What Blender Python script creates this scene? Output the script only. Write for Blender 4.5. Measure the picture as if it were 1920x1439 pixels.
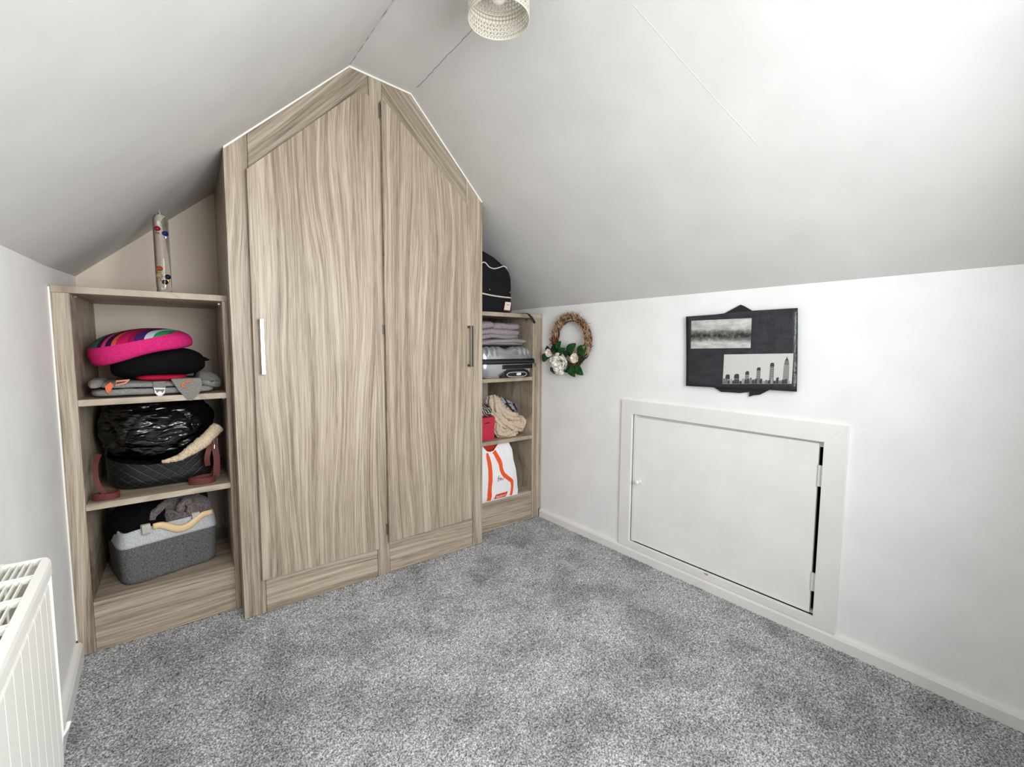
import bpy, bmesh, math, random
import numpy as np
from mathutils import Vector, Matrix, noise, Quaternion

random.seed(7)
rng = np.random.default_rng(7)
S = bpy.context.scene
COL = S.collection
for o in list(bpy.data.objects):
    bpy.data.objects.remove(o, do_unlink=True)

# ------------------------------------------------------------------ camera
cam_d = bpy.data.cameras.new('camera')
cam = bpy.data.objects.new('camera', cam_d)
COL.objects.link(cam)
S.camera = cam
F_PX, YAW, PITCH, ROLL = 849.945, 0.671027, -0.0850318, 0.00533156
cam_d.sensor_fit = 'HORIZONTAL'
cam_d.sensor_width = 36.0
cam_d.lens = F_PX / 1920.0 * 36.0
cam_d.clip_start = 0.02
fw = Vector((math.sin(YAW) * math.cos(PITCH), math.cos(YAW) * math.cos(PITCH), math.sin(PITCH)))
rt = Vector((math.cos(YAW), -math.sin(YAW), 0.0))
up = rt.cross(fw)
r2 = rt * math.cos(ROLL) + up * math.sin(ROLL)
u2 = -rt * math.sin(ROLL) + up * math.cos(ROLL)
M = Matrix((r2, u2, -fw)).transposed().to_4x4()
M.translation = Vector((-0.354272, -1.907661, 1.042355))
cam.matrix_world = M

# ------------------------------------------------------------------ light and exposure
W = bpy.data.worlds.new('daylight')
S.world = W
W.use_nodes = True
bg = W.node_tree.nodes['Background']
bg.inputs[0].default_value = (0.80, 0.90, 1.0, 1)
bg.inputs[1].default_value = 1.0

def area_light(name, loc, direction, sx, sy, energy, color):
    d = bpy.data.lights.new(name, 'AREA')
    d.shape = 'RECTANGLE'; d.size = sx; d.size_y = sy
    d.energy = energy; d.color = color
    o = bpy.data.objects.new(name, d)
    o.location = loc
    o.rotation_euler = Vector(direction).to_track_quat('-Z', 'Y').to_euler()
    COL.objects.link(o)
    return o
# daylight coming in through the gable window behind the camera
wl = area_light('window_daylight', (0.28, -2.17, 1.22), (0, 1, 0.0), 0.9, 0.85, 19, (0.96, 0.985, 1.0))
wl.data.spread = math.radians(150)      # deep reveal

S.view_settings.view_transform = 'Standard'
S.view_settings.look = 'None'
S.view_settings.exposure = 0.45
S.view_settings.gamma = 1.0
S.view_settings.use_curve_mapping = False
S.cycles.max_bounces = 16
S.cycles.diffuse_bounces = 12
S.cycles.transmission_bounces = 12
S.cycles.use_denoising = True

# ------------------------------------------------------------------ materials
def lin(c):
    return tuple(((x / 255) / 12.92) if x / 255 <= 0.04045 else (((x / 255) + 0.055) / 1.055) ** 2.4 for x in c) + (1.0,)

def new_mat(name, rgb, rough=0.6, metal=0.0, spec=0.5):
    m = bpy.data.materials.new(name)
    m.use_nodes = True
    b = m.node_tree.nodes['Principled BSDF']
    b.inputs['Base Color'].default_value = lin(rgb)
    b.inputs['Roughness'].default_value = rough
    b.inputs['Metallic'].default_value = metal
    b.inputs['Specular IOR Level'].default_value = spec
    return m

def N(m, t, **kw):
    n = m.node_tree.nodes.new(t)
    for k, v in kw.items():
        setattr(n, k, v)
    return n

def L(m, a, b):
    m.node_tree.links.new(a, b)

def bsdf(m):
    return m.node_tree.nodes['Principled BSDF']

def math_n(m, op, a, b=None, c=None):
    n = N(m, 'ShaderNodeMath', operation=op)
    for i, v in enumerate((a, b, c)):
        if v is None:
            continue
        if isinstance(v, (int, float)):
            n.inputs[i].default_value = v
        else:
            L(m, v, n.inputs[i])
    return n.outputs[0]

def mapped(m, scale, coord='Object', rot=(0, 0, 0)):
    tc = N(m, 'ShaderNodeTexCoord')
    mp = N(m, 'ShaderNodeMapping')
    mp.inputs['Scale'].default_value = scale
    mp.inputs['Rotation'].default_value = rot
    L(m, tc.outputs[coord], mp.inputs['Vector'])
    return mp.outputs[0]

def noise_n(m, vec, scale=1.0, detail=2.0, rough=0.5, w=None):
    n = N(m, 'ShaderNodeTexNoise')
    n.inputs['Scale'].default_value = scale
    n.inputs['Detail'].default_value = detail
    n.inputs['Roughness'].default_value = rough
    L(m, vec, n.inputs['Vector'])
    if w is not None:
        n.noise_dimensions = '4D'
        L(m, w, n.inputs['W'])
    return n.outputs['Fac']

def ramp(m, fac, stops, interp='LINEAR'):
    r = N(m, 'ShaderNodeValToRGB')
    r.color_ramp.interpolation = interp
    els = r.color_ramp.elements
    while len(els) < len(stops):
        els.new(0.5)
    for e, (p, c) in zip(els, stops):
        e.position = p
        e.color = lin(c)
    L(m, fac, r.inputs[0])
    return r.outputs[0]

def bump(m, h, strength=0.2, dist=0.002):
    b = N(m, 'ShaderNodeBump')
    b.inputs['Strength'].default_value = strength
    b.inputs['Distance'].default_value = dist
    L(m, h, b.inputs['Height'])
    L(m, b.outputs[0], bsdf(m).inputs['Normal'])

def paint(name, rgb, rough=0.6, amp=0.15):
    m = new_mat(name, rgb, rough, spec=0.22)
    v = mapped(m, (1, 1, 1))
    n1 = noise_n(m, v, 6, 4)
    n2 = noise_n(m, v, 160, 2)
    dk = tuple(int(c * 0.97) for c in rgb)
    L(m, ramp(m, n1, [(0.3, dk), (0.7, rgb)]), bsdf(m).inputs['Base Color'])
    h = math_n(m, 'ADD', math_n(m, 'MULTIPLY', n1, 0.7), math_n(m, 'MULTIPLY', n2, 0.35))
    bump(m, h, amp, 0.004)
    return m

def wood(name, across=(1, 0, 0), along=(0, 0, 1), tone=1.0):
    """grey-brown laminate with grain running along one axis"""
    m = new_mat(name, (172, 156, 138), 0.45, spec=0.35)
    tc = N(m, 'ShaderNodeTexCoord')
    inf = N(m, 'ShaderNodeObjectInfo')
    w = math_n(m, 'MULTIPLY', inf.outputs['Random'], 37.0)
    def dot(a):
        d = N(m, 'ShaderNodeVectorMath', operation='DOT_PRODUCT')
        L(m, tc.outputs['Object'], d.inputs[0])
        d.inputs[1].default_value = a
        return d.outputs['Value']
    u = dot(across); a = dot(along)
    third = Vector(across).cross(Vector(along))
    t = dot(tuple(third))
    def vec(su, sa, st=1.0):
        c = N(m, 'ShaderNodeCombineXYZ')
        L(m, math_n(m, 'MULTIPLY', u, su), c.inputs[0])
        L(m, math_n(m, 'MULTIPLY', a, sa), c.inputs[1])
        L(m, math_n(m, 'MULTIPLY', t, st), c.inputs[2])
        return c.outputs[0]
    warp = noise_n(m, vec(4.2, 0.85), 1.0, 1.5, 0.4, w)
    phase = math_n(m, 'ADD', math_n(m, 'MULTIPLY', u, 95.0), math_n(m, 'MULTIPLY', warp, 17.0))
    cx = N(m, 'ShaderNodeCombineXYZ')
    L(m, phase, cx.inputs[0]); L(m, math_n(m, 'MULTIPLY', a, 1.2), cx.inputs[1])
    bands = noise_n(m, cx.outputs[0], 0.42, 2.0, 0.6, w)
    lines = noise_n(m, cx.outputs[0], 1.7, 2.0, 0.6, w)
    fine = noise_n(m, vec(420, 9), 1.0, 2.0, 0.6, w)
    l2 = noise_n(m, cx.outputs[0], 5.5, 2.0, 0.65, w)
    def sw(x, k): return math_n(m, 'MULTIPLY', math_n(m, 'SUBTRACT', x, 0.5), k)
    v = math_n(m, 'ADD', sw(bands, 0.55), sw(lines, 0.42))
    v = math_n(m, 'ADD', v, sw(l2, 0.30))
    v = math_n(m, 'ADD', math_n(m, 'ADD', v, sw(fine, 0.42)), 0.5)
    # thin dark pore lines that follow the figure
    vein = math_n(m, 'MINIMUM', math_n(m, 'MULTIPLY', math_n(m, 'ABSOLUTE', math_n(m, 'SUBTRACT', lines, 0.47)), 30.0), 1.0)
    vein = math_n(m, 'ADD', math_n(m, 'MULTIPLY', vein, 0.085), -0.085)
    v = math_n(m, 'ADD', v, vein)
    k = lambda c: tuple(min(255, int(x * tone)) for x in c)
    col = ramp(m, v, [(0.24, k((98, 82, 67))), (0.38, k((143, 128, 110))), (0.50, k((172, 157, 138))), (0.70, k((205, 192, 174)))])
    L(m, col, bsdf(m).inputs['Base Color'])
    bump(m, v, 0.12, 0.001)
    return m

def cloth(name, rgb, rgb2=None, scale=500, rough=0.9, b=0.35, dist=0.002, sheen=0.0):
    m = new_mat(name, rgb, rough, spec=0.15)
    rgb2 = rgb2 or tuple(int(c * 0.72) for c in rgb)
    v = mapped(m, (1, 1, 1))
    n = noise_n(m, v, scale, 3, 0.6)
    L(m, ramp(m, n, [(0.35, rgb2), (0.65, rgb)]), bsdf(m).inputs['Base Color'])
    bump(m, n, b, dist)
    if sheen:
        bsdf(m).inputs['Sheen Weight'].default_value = sheen
    return m

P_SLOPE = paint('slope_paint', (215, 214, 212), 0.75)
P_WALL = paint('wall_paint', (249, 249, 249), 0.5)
P_BACK = paint('beige_gable_paint', (224, 211, 195), 0.6)
P_GLOSS = paint('gloss_trim_paint', (243, 242, 238), 0.28, 0.06)
P_DOOR = paint('hatch_paint', (246, 246, 244), 0.35, 0.12)
WOOD_V = wood('laminate_vertical_grain')
WOOD_H = wood('laminate_horizontal_grain', across=(0, 0, 1), along=(1, 0, 0))
WOOD_S = wood('laminate_shelf_grain', across=(0, 1, 0), along=(1, 0, 0))
WOOD_Y = wood('laminate_side_grain', across=(0, 1, 0), along=(0, 0, 1), tone=0.93)
s45 = math.sqrt(0.5)
WOOD_DL = wood('laminate_left_rake_grain', across=(-s45, 0, s45), along=(s45, 0, s45), tone=0.93)
WOOD_DR = wood('laminate_right_rake_grain', across=(s45, 0, s45), along=(s45, 0, -s45), tone=0.93)
CHROME = new_mat('polished_chrome', (158, 154, 152), 0.2, 1.0)
NICKEL = new_mat('dark_nickel', (112, 106, 100), 0.28, 1.0)
DARK = new_mat('void_dark', (10, 10, 12), 0.9)
WHITE = new_mat('white_plastic', (235, 235, 232), 0.4)
RAD = new_mat('radiator_enamel', (242, 241, 234), 0.35)
RAD_IN = new_mat('shaded_fins', (92, 88, 82), 0.8)  # shade under the grille put into the fin colour; the real fins are cream

# ------------------------------------------------------------------ mesh helpers
class MB:
    def __init__(s):
        s.v = []; s.f = []; s.mi = []; s.cur = 0
    def add(s, vs, fs):
        o = len(s.v)
        s.v += [tuple(p) for p in vs]
        s.f += [tuple(i + o for i in f) for f in fs]
        s.mi += [s.cur] * len(fs)
        return s
    def box(s, x0, x1, y0, y1, z0, z1):
        vs = [(x, y, z) for x in (x0, x1) for y in (y0, y1) for z in (z0, z1)]
        return s.add(vs, [(0, 1, 3, 2), (4, 6, 7, 5), (0, 4, 5, 1), (2, 3, 7, 6), (0, 2, 6, 4), (1, 5, 7, 3)])
    def prism(s, poly, y0, y1, axes='xz'):
        n = len(poly)
        def P(a, b, c):
            if axes == 'xz': return (a, c, b)
            if axes == 'yz': return (c, a, b)
            return (a, b, c)
        vs = [P(a, b, y0) for a, b in poly] + [P(a, b, y1) for a, b in poly]
        fs = [tuple(range(n))[::-1], tuple(range(n, 2 * n))]
        fs += [(i, (i + 1) % n, n + (i + 1) % n, n + i) for i in range(n)]
        return s.add(vs, fs)
    def grid(s, fn, nu, nv, closed_u=False, closed_v=False):
        vs = [fn(i / (nu if closed_u else nu - 1), j / (nv if closed_v else nv - 1)) for i in range(nu) for j in range(nv)]
        fs = []
        for i in range(nu if closed_u else nu - 1):
            for j in range(nv if closed_v else nv - 1):
                a = i * nv + j; b = ((i + 1) % nu) * nv + j
                c = ((i + 1) % nu) * nv + (j + 1) % nv; d = i * nv + (j + 1) % nv
                fs.append((a, b, c, d))
        return s.add(vs, fs)
    def lathe(s, prof, center, n=24, axis='z'):
        cx, cy, cz = center
        def fn(i, j):
            k = round(j * (len(prof) - 1)); r, h = prof[k]
            a = 2 * math.pi * i
            if axis == 'z': return (cx + r * math.cos(a), cy + r * math.sin(a), cz + h)
            if axis == 'x': return (cx + h, cy + r * math.cos(a), cz + r * math.sin(a))
            return (cx + r * math.cos(a), cy + h, cz + r * math.sin(a))
        return s.grid(fn, n, len(prof), closed_u=True)
    def tube(s, path, r, n=8, closed=False, cap=True, flat=1.0):
        P = [Vector(p) for p in path]
        m = len(P)
        rs = r if isinstance(r, (list, tuple)) else [r] * m
        tang = []
        for i in range(m):
            a = P[(i - 1) % m] if (closed or i > 0) else P[i]
            b = P[(i + 1) % m] if (closed or i < m - 1) else P[i]
            t = (b - a)
            tang.append(t.normalized() if t.length > 1e-9 else Vector((0, 0, 1)))
        ref = Vector((0, 0, 1)) if abs(tang[0].z) < 0.9 else Vector((1, 0, 0))
        nrm = (ref - tang[0] * ref.dot(tang[0])).normalized()
        rings = []
        for i in range(m):
            nrm = nrm - tang[i] * nrm.dot(tang[i])
            nrm.normalize()
            b = tang[i].cross(nrm)
            rings.append([P[i] + (nrm * math.cos(2 * math.pi * k / n) + b * flat * math.sin(2 * math.pi * k / n)) * rs[i] for k in range(n)])
        vs = [p for rg in rings for p in rg]
        fs = []
        for i in range(m if closed else m - 1):
            for k in range(n):
                a = i * n + k; b2 = i * n + (k + 1) % n
                c = ((i + 1) % m) * n + (k + 1) % n; d = ((i + 1) % m) * n + k
                fs.append((a, b2, c, d))
        if cap and not closed:
            fs.append(tuple(range(n))[::-1]); fs.append(tuple(range((m - 1) * n, m * n)))
        return s.add(vs, fs)
    def ribbon(s, path, normals, w, t):
        """flat strap: width w across (path x normal), thickness t along the normal"""
        P = [Vector(p) for p in path]; m = len(P)
        vs = []
        for i in range(m):
            a = P[max(i - 1, 0)]; b = P[min(i + 1, m - 1)]
            tg = (b - a).normalized()
            nn = Vector(normals[i] if isinstance(normals, list) else normals)
            sd = tg.cross(nn).normalized(); nn = sd.cross(tg).normalized()
            for (u, v) in ((-1, -1), (1, -1), (1, 1), (-1, 1)):
                vs.append(P[i] + sd * (u * w / 2) + nn * (v * t / 2))
        fs = []
        for i in range(m - 1):
            for k in range(4):
                fs.append((i * 4 + k, i * 4 + (k + 1) % 4, (i + 1) * 4 + (k + 1) % 4, (i + 1) * 4 + k))
        fs += [(3, 2, 1, 0), tuple((m - 1) * 4 + k for k in range(4))]
        return s.add(vs, fs)
    def blob(s, c, r, e=(1.0, 1.0), nu=32, nv=20, disp=None, rot=None):
        c = Vector(c)
        def pw(x, p): return math.copysign(abs(x) ** p, x)
        vs = []
        for j in range(1, nv):
            ph = -math.pi / 2 + math.pi * j / nv
            for i in range(nu):
                th = 2 * math.pi * i / nu
                vs.append(Vector((pw(math.cos(ph), e[1]) * pw(math.cos(th), e[0]), pw(math.cos(ph), e[1]) * pw(math.sin(th), e[0]), pw(math.sin(ph), e[1]))))
        vs.append(Vector((0, 0, -1))); vs.append(Vector((0, 0, 1)))
        out = []
        for v in vs:
            p = Vector((v.x * r[0], v.y * r[1], v.z * r[2]))
            if disp:
                p = disp(p, v)
            if rot is not None:
                p = rot @ p
            out.append(p + c)
        fs = []
        for j in range(nv - 2):
            for i in range(nu):
                fs.append((j * nu + i, j * nu + (i + 1) % nu, (j + 1) * nu + (i + 1) % nu, (j + 1) * nu + i))
        b0 = len(vs) - 2
        for i in range(nu):
            fs.append((b0, (i + 1) % nu, i))
            fs.append((b0 + 1, (nv - 2) * nu + i, (nv - 2) * nu + (i + 1) % nu))
        return s.add(out, fs)
    def skew(s, k, y0):
        s.v = [(x + k * max(0.0, y - y0), y, z) for x, y, z in s.v]
        return s
    def build(s, name, mat, parent=None, smooth=False, bevel=0.0, solid=0.0, sub=0, seg=2):
        me = bpy.data.meshes.new(name)
        off = Vector((0, 0, 0))
        p = parent
        while p is not None:
            off += p.location; p = p.parent
        me.from_pydata([tuple(Vector(v) - off) for v in s.v], [], s.f)
        mats = mat if isinstance(mat, (list, tuple)) else [mat]
        for mm in mats:
            me.materials.append(mm)
        if len(mats) > 1:
            me.polygons.foreach_set('material_index', s.mi)
        bm = bmesh.new(); bm.from_mesh(me)
        bmesh.ops.recalc_face_normals(bm, faces=bm.faces)
        bm.to_mesh(me); bm.free()
        if smooth:
            me.polygons.foreach_set('use_smooth', [True] * len(me.polygons))
        me.update()
        o = bpy.data.objects.new(name, me)
        COL.objects.link(o)
        if parent is not None:
            o.parent = parent
        if solid:
            md = o.modifiers.new('thickness', 'SOLIDIFY'); md.thickness = solid; md.offset = 0
        if bevel:
            md = o.modifiers.new('edge', 'BEVEL'); md.width = bevel; md.segments = seg; md.limit_method = 'ANGLE'; md.angle_limit = math.radians(40)
        if sub:
            md = o.modifiers.new('sub', 'SUBSURF'); md.levels = sub; md.render_levels = sub
        return o

def thing(name, label, cat, loc, group=None):
    o = bpy.data.objects.new(name, None)
    o.empty_display_size = 0.05
    o.location = loc
    COL.objects.link(o)
    o['label'] = label; o['category'] = cat
    if group: o['group'] = group
    return o

def tag(o, label, cat, group=None):
    o['label'] = label; o['category'] = cat
    if group: o['group'] = group
    return o

def structure(o):
    o['kind'] = 'structure'
    return o

def struct_empty(name, loc):
    o = bpy.data.objects.new(name, None); o.location = loc; o.empty_display_size = 0.05
    COL.objects.link(o); o['kind'] = 'structure'
    return o

def nz(p, s=1.0, seed=0.0):
    return noise.noise(Vector((p[0] * s + seed, p[1] * s - seed * 0.7, p[2] * s + seed * 1.3)))

def ridge(p, s=1.0, seed=0.0):
    return 1.0 - abs(nz(p, s, seed)) * 2.0

def interp(pts, t):
    """piecewise linear y over sorted (x, y)"""
    if t <= pts[0][0]: return pts[0][1]
    for (a, b), (c, d) in zip(pts, pts[1:]):
        if t <= c: return b + (d - b) * (t - a) / (c - a)
    return pts[-1][1]

def spline(pts, n):
    """Catmull-Rom through points"""
    P = [Vector(p) for p in pts]
    P = [P[0] * 2 - P[1]] + P + [P[-1] * 2 - P[-2]]
    out = []
    segs = len(P) - 3
    for k in range(n):
        t = k / (n - 1) * segs; i = min(int(t), segs - 1); u = t - i
        a, b, c, d = P[i:i + 4]
        out.append(0.5 * ((2 * b) + (c - a) * u + (2 * a - 5 * b + 4 * c - d) * u * u + (3 * b - a - 3 * c + d) * u ** 3))
    return out

# ------------------------------------------------------------------ room shell
XL, XR, YE = -0.597, 1.4667, -2.22
YB = 0.585
SK = 0.045                     # the back part of the room runs slightly out of square
def xl(y): return XL + SK * max(0.0, y - 0.098)
def xr(y): return XR + SK * max(0.0, y - 0.098)
def knee_l(y): return interp([(YE, 1.225), (-0.46, 1.2497), (0.0, 1.272), (YB, 1.302)], y)
YS = [YE, -1.9, -1.4, -0.9, -0.46, -0.2, 0.0, 0.098, 0.3, YB]

# floor: slab with a real pile surface
structure(MB().box(XL - 0.05, XR + 0.1, YE - 0.1, YB + 0.05, -0.12, -0.011).build('floor', DARK))
def carpet_mat():
    m = new_mat('grey_twist_pile', (150, 152, 154), 0.95, spec=0.1)
    v = mapped(m, (1, 1, 1))
    n1 = noise_n(m, v, 210, 2.5, 0.65)
    n2 = noise_n(m, v, 4.2, 3, 0.6)
    n3 = noise_n(m, v, 14, 3, 0.6)
    c1 = ramp(m, n1, [(0.33, (92, 93, 96)), (0.5, (178, 179, 181)), (0.66, (250, 250, 252))])
    sh = math_n(m, 'ADD', math_n(m, 'MULTIPLY', n2, 0.8), math_n(m, 'MULTIPLY', n3, 0.25))
    c2 = ramp(m, sh, [(0.38, (202, 202, 204)), (0.60, (255, 255, 255))])
    mx = N(m, 'ShaderNodeMix', data_type='RGBA', blend_type='MULTIPLY')
    mx.inputs[0].default_value = 1.0
    L(m, c1, mx.inputs[6]); L(m, c2, mx.inputs[7])
    L(m, mx.outputs[2], bsdf(m).inputs['Base Color'])
    bump(m, n1, 0.6, 0.006)
    return m
CARPET = carpet_mat()
def carpet():
    x0, x1, y0, y1 = XL, XR + 0.004, YE, 0.104
    st = 0.0052
    nx = int((x1 - x0) / st) + 1; ny = int((y1 - y0) / st) + 1
    gx, gy = np.meshgrid(np.linspace(x0, x1, nx), np.linspace(y0, y1, ny))
    h = rng.random(gx.shape) * 0.0055
    jx = (rng.random(gx.shape) - 0.5) * st * 0.8; jy = (rng.random(gx.shape) - 0.5) * st * 0.8
    jx[:, 0] = jx[:, -1] = 0; jy[0] = jy[-1] = 0
    co = np.stack([gx + jx, gy + jy, h - 0.0045], -1).reshape(-1, 3).astype(np.float32)
    idx = np.arange(nx * ny).reshape(ny, nx)
    q = np.stack([idx[:-1, :-1], idx[:-1, 1:], idx[1:, 1:], idx[1:, :-1]], -1).reshape(-1, 4)
    me = bpy.data.meshes.new('carpet_pile')
    me.vertices.add(len(co)); me.vertices.foreach_set('co', co.ravel())
    me.loops.add(q.size); me.loops.foreach_set('vertex_index', q.ravel().astype(np.int32))
    me.polygons.add(len(q))
    me.polygons.foreach_set('loop_start', np.arange(0, q.size, 4, dtype=np.int32))
    me.update(calc_edges=True)
    me.materials.append(CARPET)
    me.polygons.foreach_set('use_smooth', [True] * len(q))
    o = bpy.data.objects.new('carpet_pile', me); COL.objects.link(o)
    o.parent = bpy.data.objects['floor']
    o['kind'] = 'stuff'
carpet()

# left knee wall
structure(MB().grid(lambda u, v: (xl(YS[round(u * (len(YS) - 1))]), YS[round(u * (len(YS) - 1))], (0.0 - 0.02) if v < 0.5 else knee_l(YS[round(u * (len(YS) - 1))])), len(YS), 2).build('wall_left', P_WALL))

# right knee wall with the hatch opening and the dark eaves void behind it
HY0, HY1, HZ0, HZ1 = -1.368, -0.566, 0.076, 0.712
ZKR = 1.263
wr = MB()
def wq(y0, y1, z0, z1):
    wr.add([(xr(y0), y0, z0), (xr(y1), y1, z0), (xr(y1), y1, z1), (xr(y0), y0, z1)], [(0, 1, 2, 3)])
wq(YE, HY0, -0.02, ZKR); wq(HY1, 0.098, -0.02, ZKR); wq(0.098, YB, -0.02, ZKR)
wq(HY0, HY1, -0.02, HZ0); wq(HY0, HY1, HZ1, ZKR)
structure(wr.build('wall_right', P_WALL))
vb = MB()
a, b = XR, XR + 0.42
vb.add([(a, HY0, HZ0), (b, HY0, HZ0), (b, HY0, HZ1), (a, HY0, HZ1), (a, HY1, HZ0), (b, HY1, HZ0), (b, HY1, HZ1), (a, HY1, HZ1)],
       [(0, 1, 2, 3), (4, 7, 6, 5), (1, 5, 6, 2), (0, 4, 5, 1), (3, 2, 6, 7)])
vb.build('eaves_void', DARK, bpy.data.objects['wall_right'])

# gable behind the furniture
GB = [(-0.62, -0.02), (1.52, -0.02), (1.52, 1.26), (0.965, 1.747), (0.5868, 2.16), (0.3203, 2.16), (-0.126, 1.735), (-0.62, 1.31)]
structure(MB().prism(GB, YB, YB + 0.08).build('wall_back', P_BACK))

# sloped ceilings and the narrow flat strip
cl = MB()
def left_pt(u, v):
    y = YS[round(u * (len(YS) - 1))]
    k = round(v * 2)
    if k == 0: return (xl(y), y, knee_l(y))
    if k == 1: return (-0.126 + max(0, y) * 0.03, y, 1.7229 - max(0, y) * 0.02)
    return (0.3203 + 0.03 * max(0.0, y), y, 2.152)
cl.grid(left_pt, len(YS), 3)
def right_pt(u, v):
    y = YS[round(u * (len(YS) - 1))]
    k = round(v * 2)
    if k == 0: return (0.5868, y, 2.134)
    if k == 1: return (0.964, y, 1.7465)
    return (xr(y), y, ZKR)
cr = MB().grid(right_pt, len(YS), 3)
top = MB()
top.grid(lambda u, v: ((0.3203 if v < .5 else 0.5868), YE + (YB - YE) * u, (2.152 if v < .5 else 2.134)), 2, 2)
ceil = struct_empty('ceiling', (0, 0, 0))
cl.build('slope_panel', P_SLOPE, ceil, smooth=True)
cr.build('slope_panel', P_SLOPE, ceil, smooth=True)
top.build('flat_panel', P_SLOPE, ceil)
CRK = new_mat('plaster_crack', (96, 90, 84), 0.9)
def jag(p0, p1, n, amp, r):
    p0, p1 = Vector(p0), Vector(p1)
    pts = []
    for i in range(n):
        t = i / (n - 1)
        p = p0.lerp(p1, t)
        pts.append(p + Vector(((random.random() - .5) * amp, 0, 0)))
    return pts
MB().tube(jag((0.3205, -0.01, 2.1515), (0.2985, -0.62, 2.131), 22, 0.0045, 1), [0.0007 + 0.0007 * random.random() for _ in range(22)], 5).build('ceiling_crack', CRK, ceil)
MB().tube(jag((0.5872, -0.06, 2.1335), (0.572, -0.54, 2.1335), 22, 0.005, 1), [0.0004 + 0.0004 * random.random() for _ in range(22)], 5).build('ceiling_crack', CRK, ceil)
def slope_r(x):
    if x < 0.964: return 2.134 + (x - .5868) * (1.7465 - 2.134) / (.964 - .5868)
    return 1.7465 + (x - .964) * (ZKR - 1.7465) / (XR - .964)
def on_slope(x, y): return (x, y, slope_r(x) - 0.0004)
MB().tube([on_slope(0.735 + .345 * t, -1.065 - 0.20 * t) for t in np.linspace(0, 1, 12)], 0.0007, 5).build('plaster_ridge', P_SLOPE, ceil)

# end wall behind the camera, with its window
WX0, WX1, WZ0, WZ1 = -0.22, 0.78, 0.74, 1.70
we = MB()
def ew(x0, x1, z0, z1): we.box(x0, x1, YE - 0.1, YE, z0, z1)
ew(XL - .05, WX0, -0.02, 2.2); ew(WX1, XR + .08, -0.02, 2.2); ew(WX0, WX1, -0.02, WZ0); ew(WX0, WX1, WZ1, 2.2)
structure(we.build('wall_front', P_WALL))
wn = struct_empty('window_1', ((WX0 + WX1) / 2, YE - 0.06, WZ0))
wf = MB()
for (x0, x1, z0, z1) in ((WX0, WX0 + .05, WZ0, WZ1), (WX1 - .05, WX1, WZ0, WZ1), (WX0, WX1, WZ0, WZ0 + .05), (WX0, WX1, WZ1 - .05, WZ1), ((WX0 + WX1) / 2 - .03, (WX0 + WX1) / 2 + .03, WZ0, WZ1)):
    wf.box(x0, x1, YE - .08, YE - .03, z0, z1)
wf.build('window_frame', WHITE, wn, bevel=0.003)
GLASS = new_mat('window_glass', (255, 255, 255), 0.0)
bsdf(GLASS).inputs['Transmission Weight'].default_value = 1.0
MB().box(WX0 + .05, WX1 - .05, YE - .058, YE - .052, WZ0 + .05, WZ1 - .05).build('window_pane', GLASS, wn)

# skirting boards
def skirting(name, x0, x1, y0, y1, h, face):
    s = MB()
    if face > 0:
        prof = [(x0, -0.008), (x1, -0.008), (x1, h - 0.012), (x1 - 0.006, h - 0.002), (x0, h)]
    else:
        prof = [(x1, -0.008), (x0, -0.008), (x0, h - 0.012), (x0 + 0.006, h - 0.002), (x1, h)]
    s.prism(prof, y0, y1)
    structure(s.build(name, P_GLOSS, bevel=0.0012))
skirting('baseboard_right', 1.4505, 1.4667, YE, 0.095, 0.046, -1)
skirting('baseboard_left', -0.597, -0.578, YE, 0.082, 0.060, 1)

# white sealant bead along the gable edge of the wardrobe
CAULK = new_mat('white_sealant', (246, 244, 238), 0.4)
rl = [(-0.1262, 1.7229), (0.3206, 2.1520), (0.5868, 2.1340), (0.9640, 1.7465)]
rin = [(-0.1262, 1.7150), (0.3206, 2.1445), (0.5848, 2.1275), (0.9600, 1.7425)]
for i in range(3):
    pl = [rl[i], rl[i + 1], rin[i + 1], rin[i]]
    structure(MB().prism(pl, -0.0045, 0.0, 'xz').build('trim_%d' % (i + 1), CAULK, bevel=0.001))
structure(MB().prism([(-0.5965, 0.06), (-0.592, 0.06), (-0.592, 1.215), (-0.5965, 1.215)], 0.0935, 0.1, 'xz').build('trim_4', CAULK))

# ------------------------------------------------------------------ eaves hatch
door = struct_empty('door_1', (1.46, -0.967, 0.05))
FX0, FX1 = 1.4530, 1.4667
OY0, OY1, OZ0, OZ1 = -1.4365, -0.5030, 0.0445, 0.7775
def mitre(pts): MB().prism(pts, FX0, FX1, 'yz').build('frame_board', P_GLOSS, door, bevel=0.0015)
mitre([(OY0, OZ1), (OY1, OZ1), (HY1, HZ1), (HY0, HZ1)])
mitre([(OY1, OZ1), (OY1, OZ0), (HY1, HZ0), (HY1, HZ1)])
mitre([(OY0, OZ1), (HY0, HZ1), (HY0, HZ0 + 0.0), (OY0, OZ0)])
mitre([(OY0, OZ0), (HY0, HZ0), (HY1, HZ0), (OY1, OZ0)])
dp = MB()
dp.prism([(-1.352, 0.0795), (-0.5775, 0.0795), (-0.5765, 0.6975), (-1.3505, 0.7035)], 1.4685, 1.484, 'yz')
dpo = dp.build('door_panel', P_DOOR, door, bevel=0.002)
MB().lathe([(0.0, -0.034), (0.0065, -0.033), (0.0105, -0.0295), (0.0115, -0.024), (0.0095, -0.017), (0.006, -0.011), (0.006, -0.003), (0.0075, 0.0)], (1.4685, -0.6118, 0.386), 20, 'x').build('knob', P_GLOSS, dpo, smooth=True)
for pts in ([(-0.560, 0.070), (-0.584, 0.070), (-0.584, 0.712), (-0.560, 0.712)],):
    MB().prism(pts, 1.4715, 1.4900, 'yz').build('door_stop', P_GLOSS, door)
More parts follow.
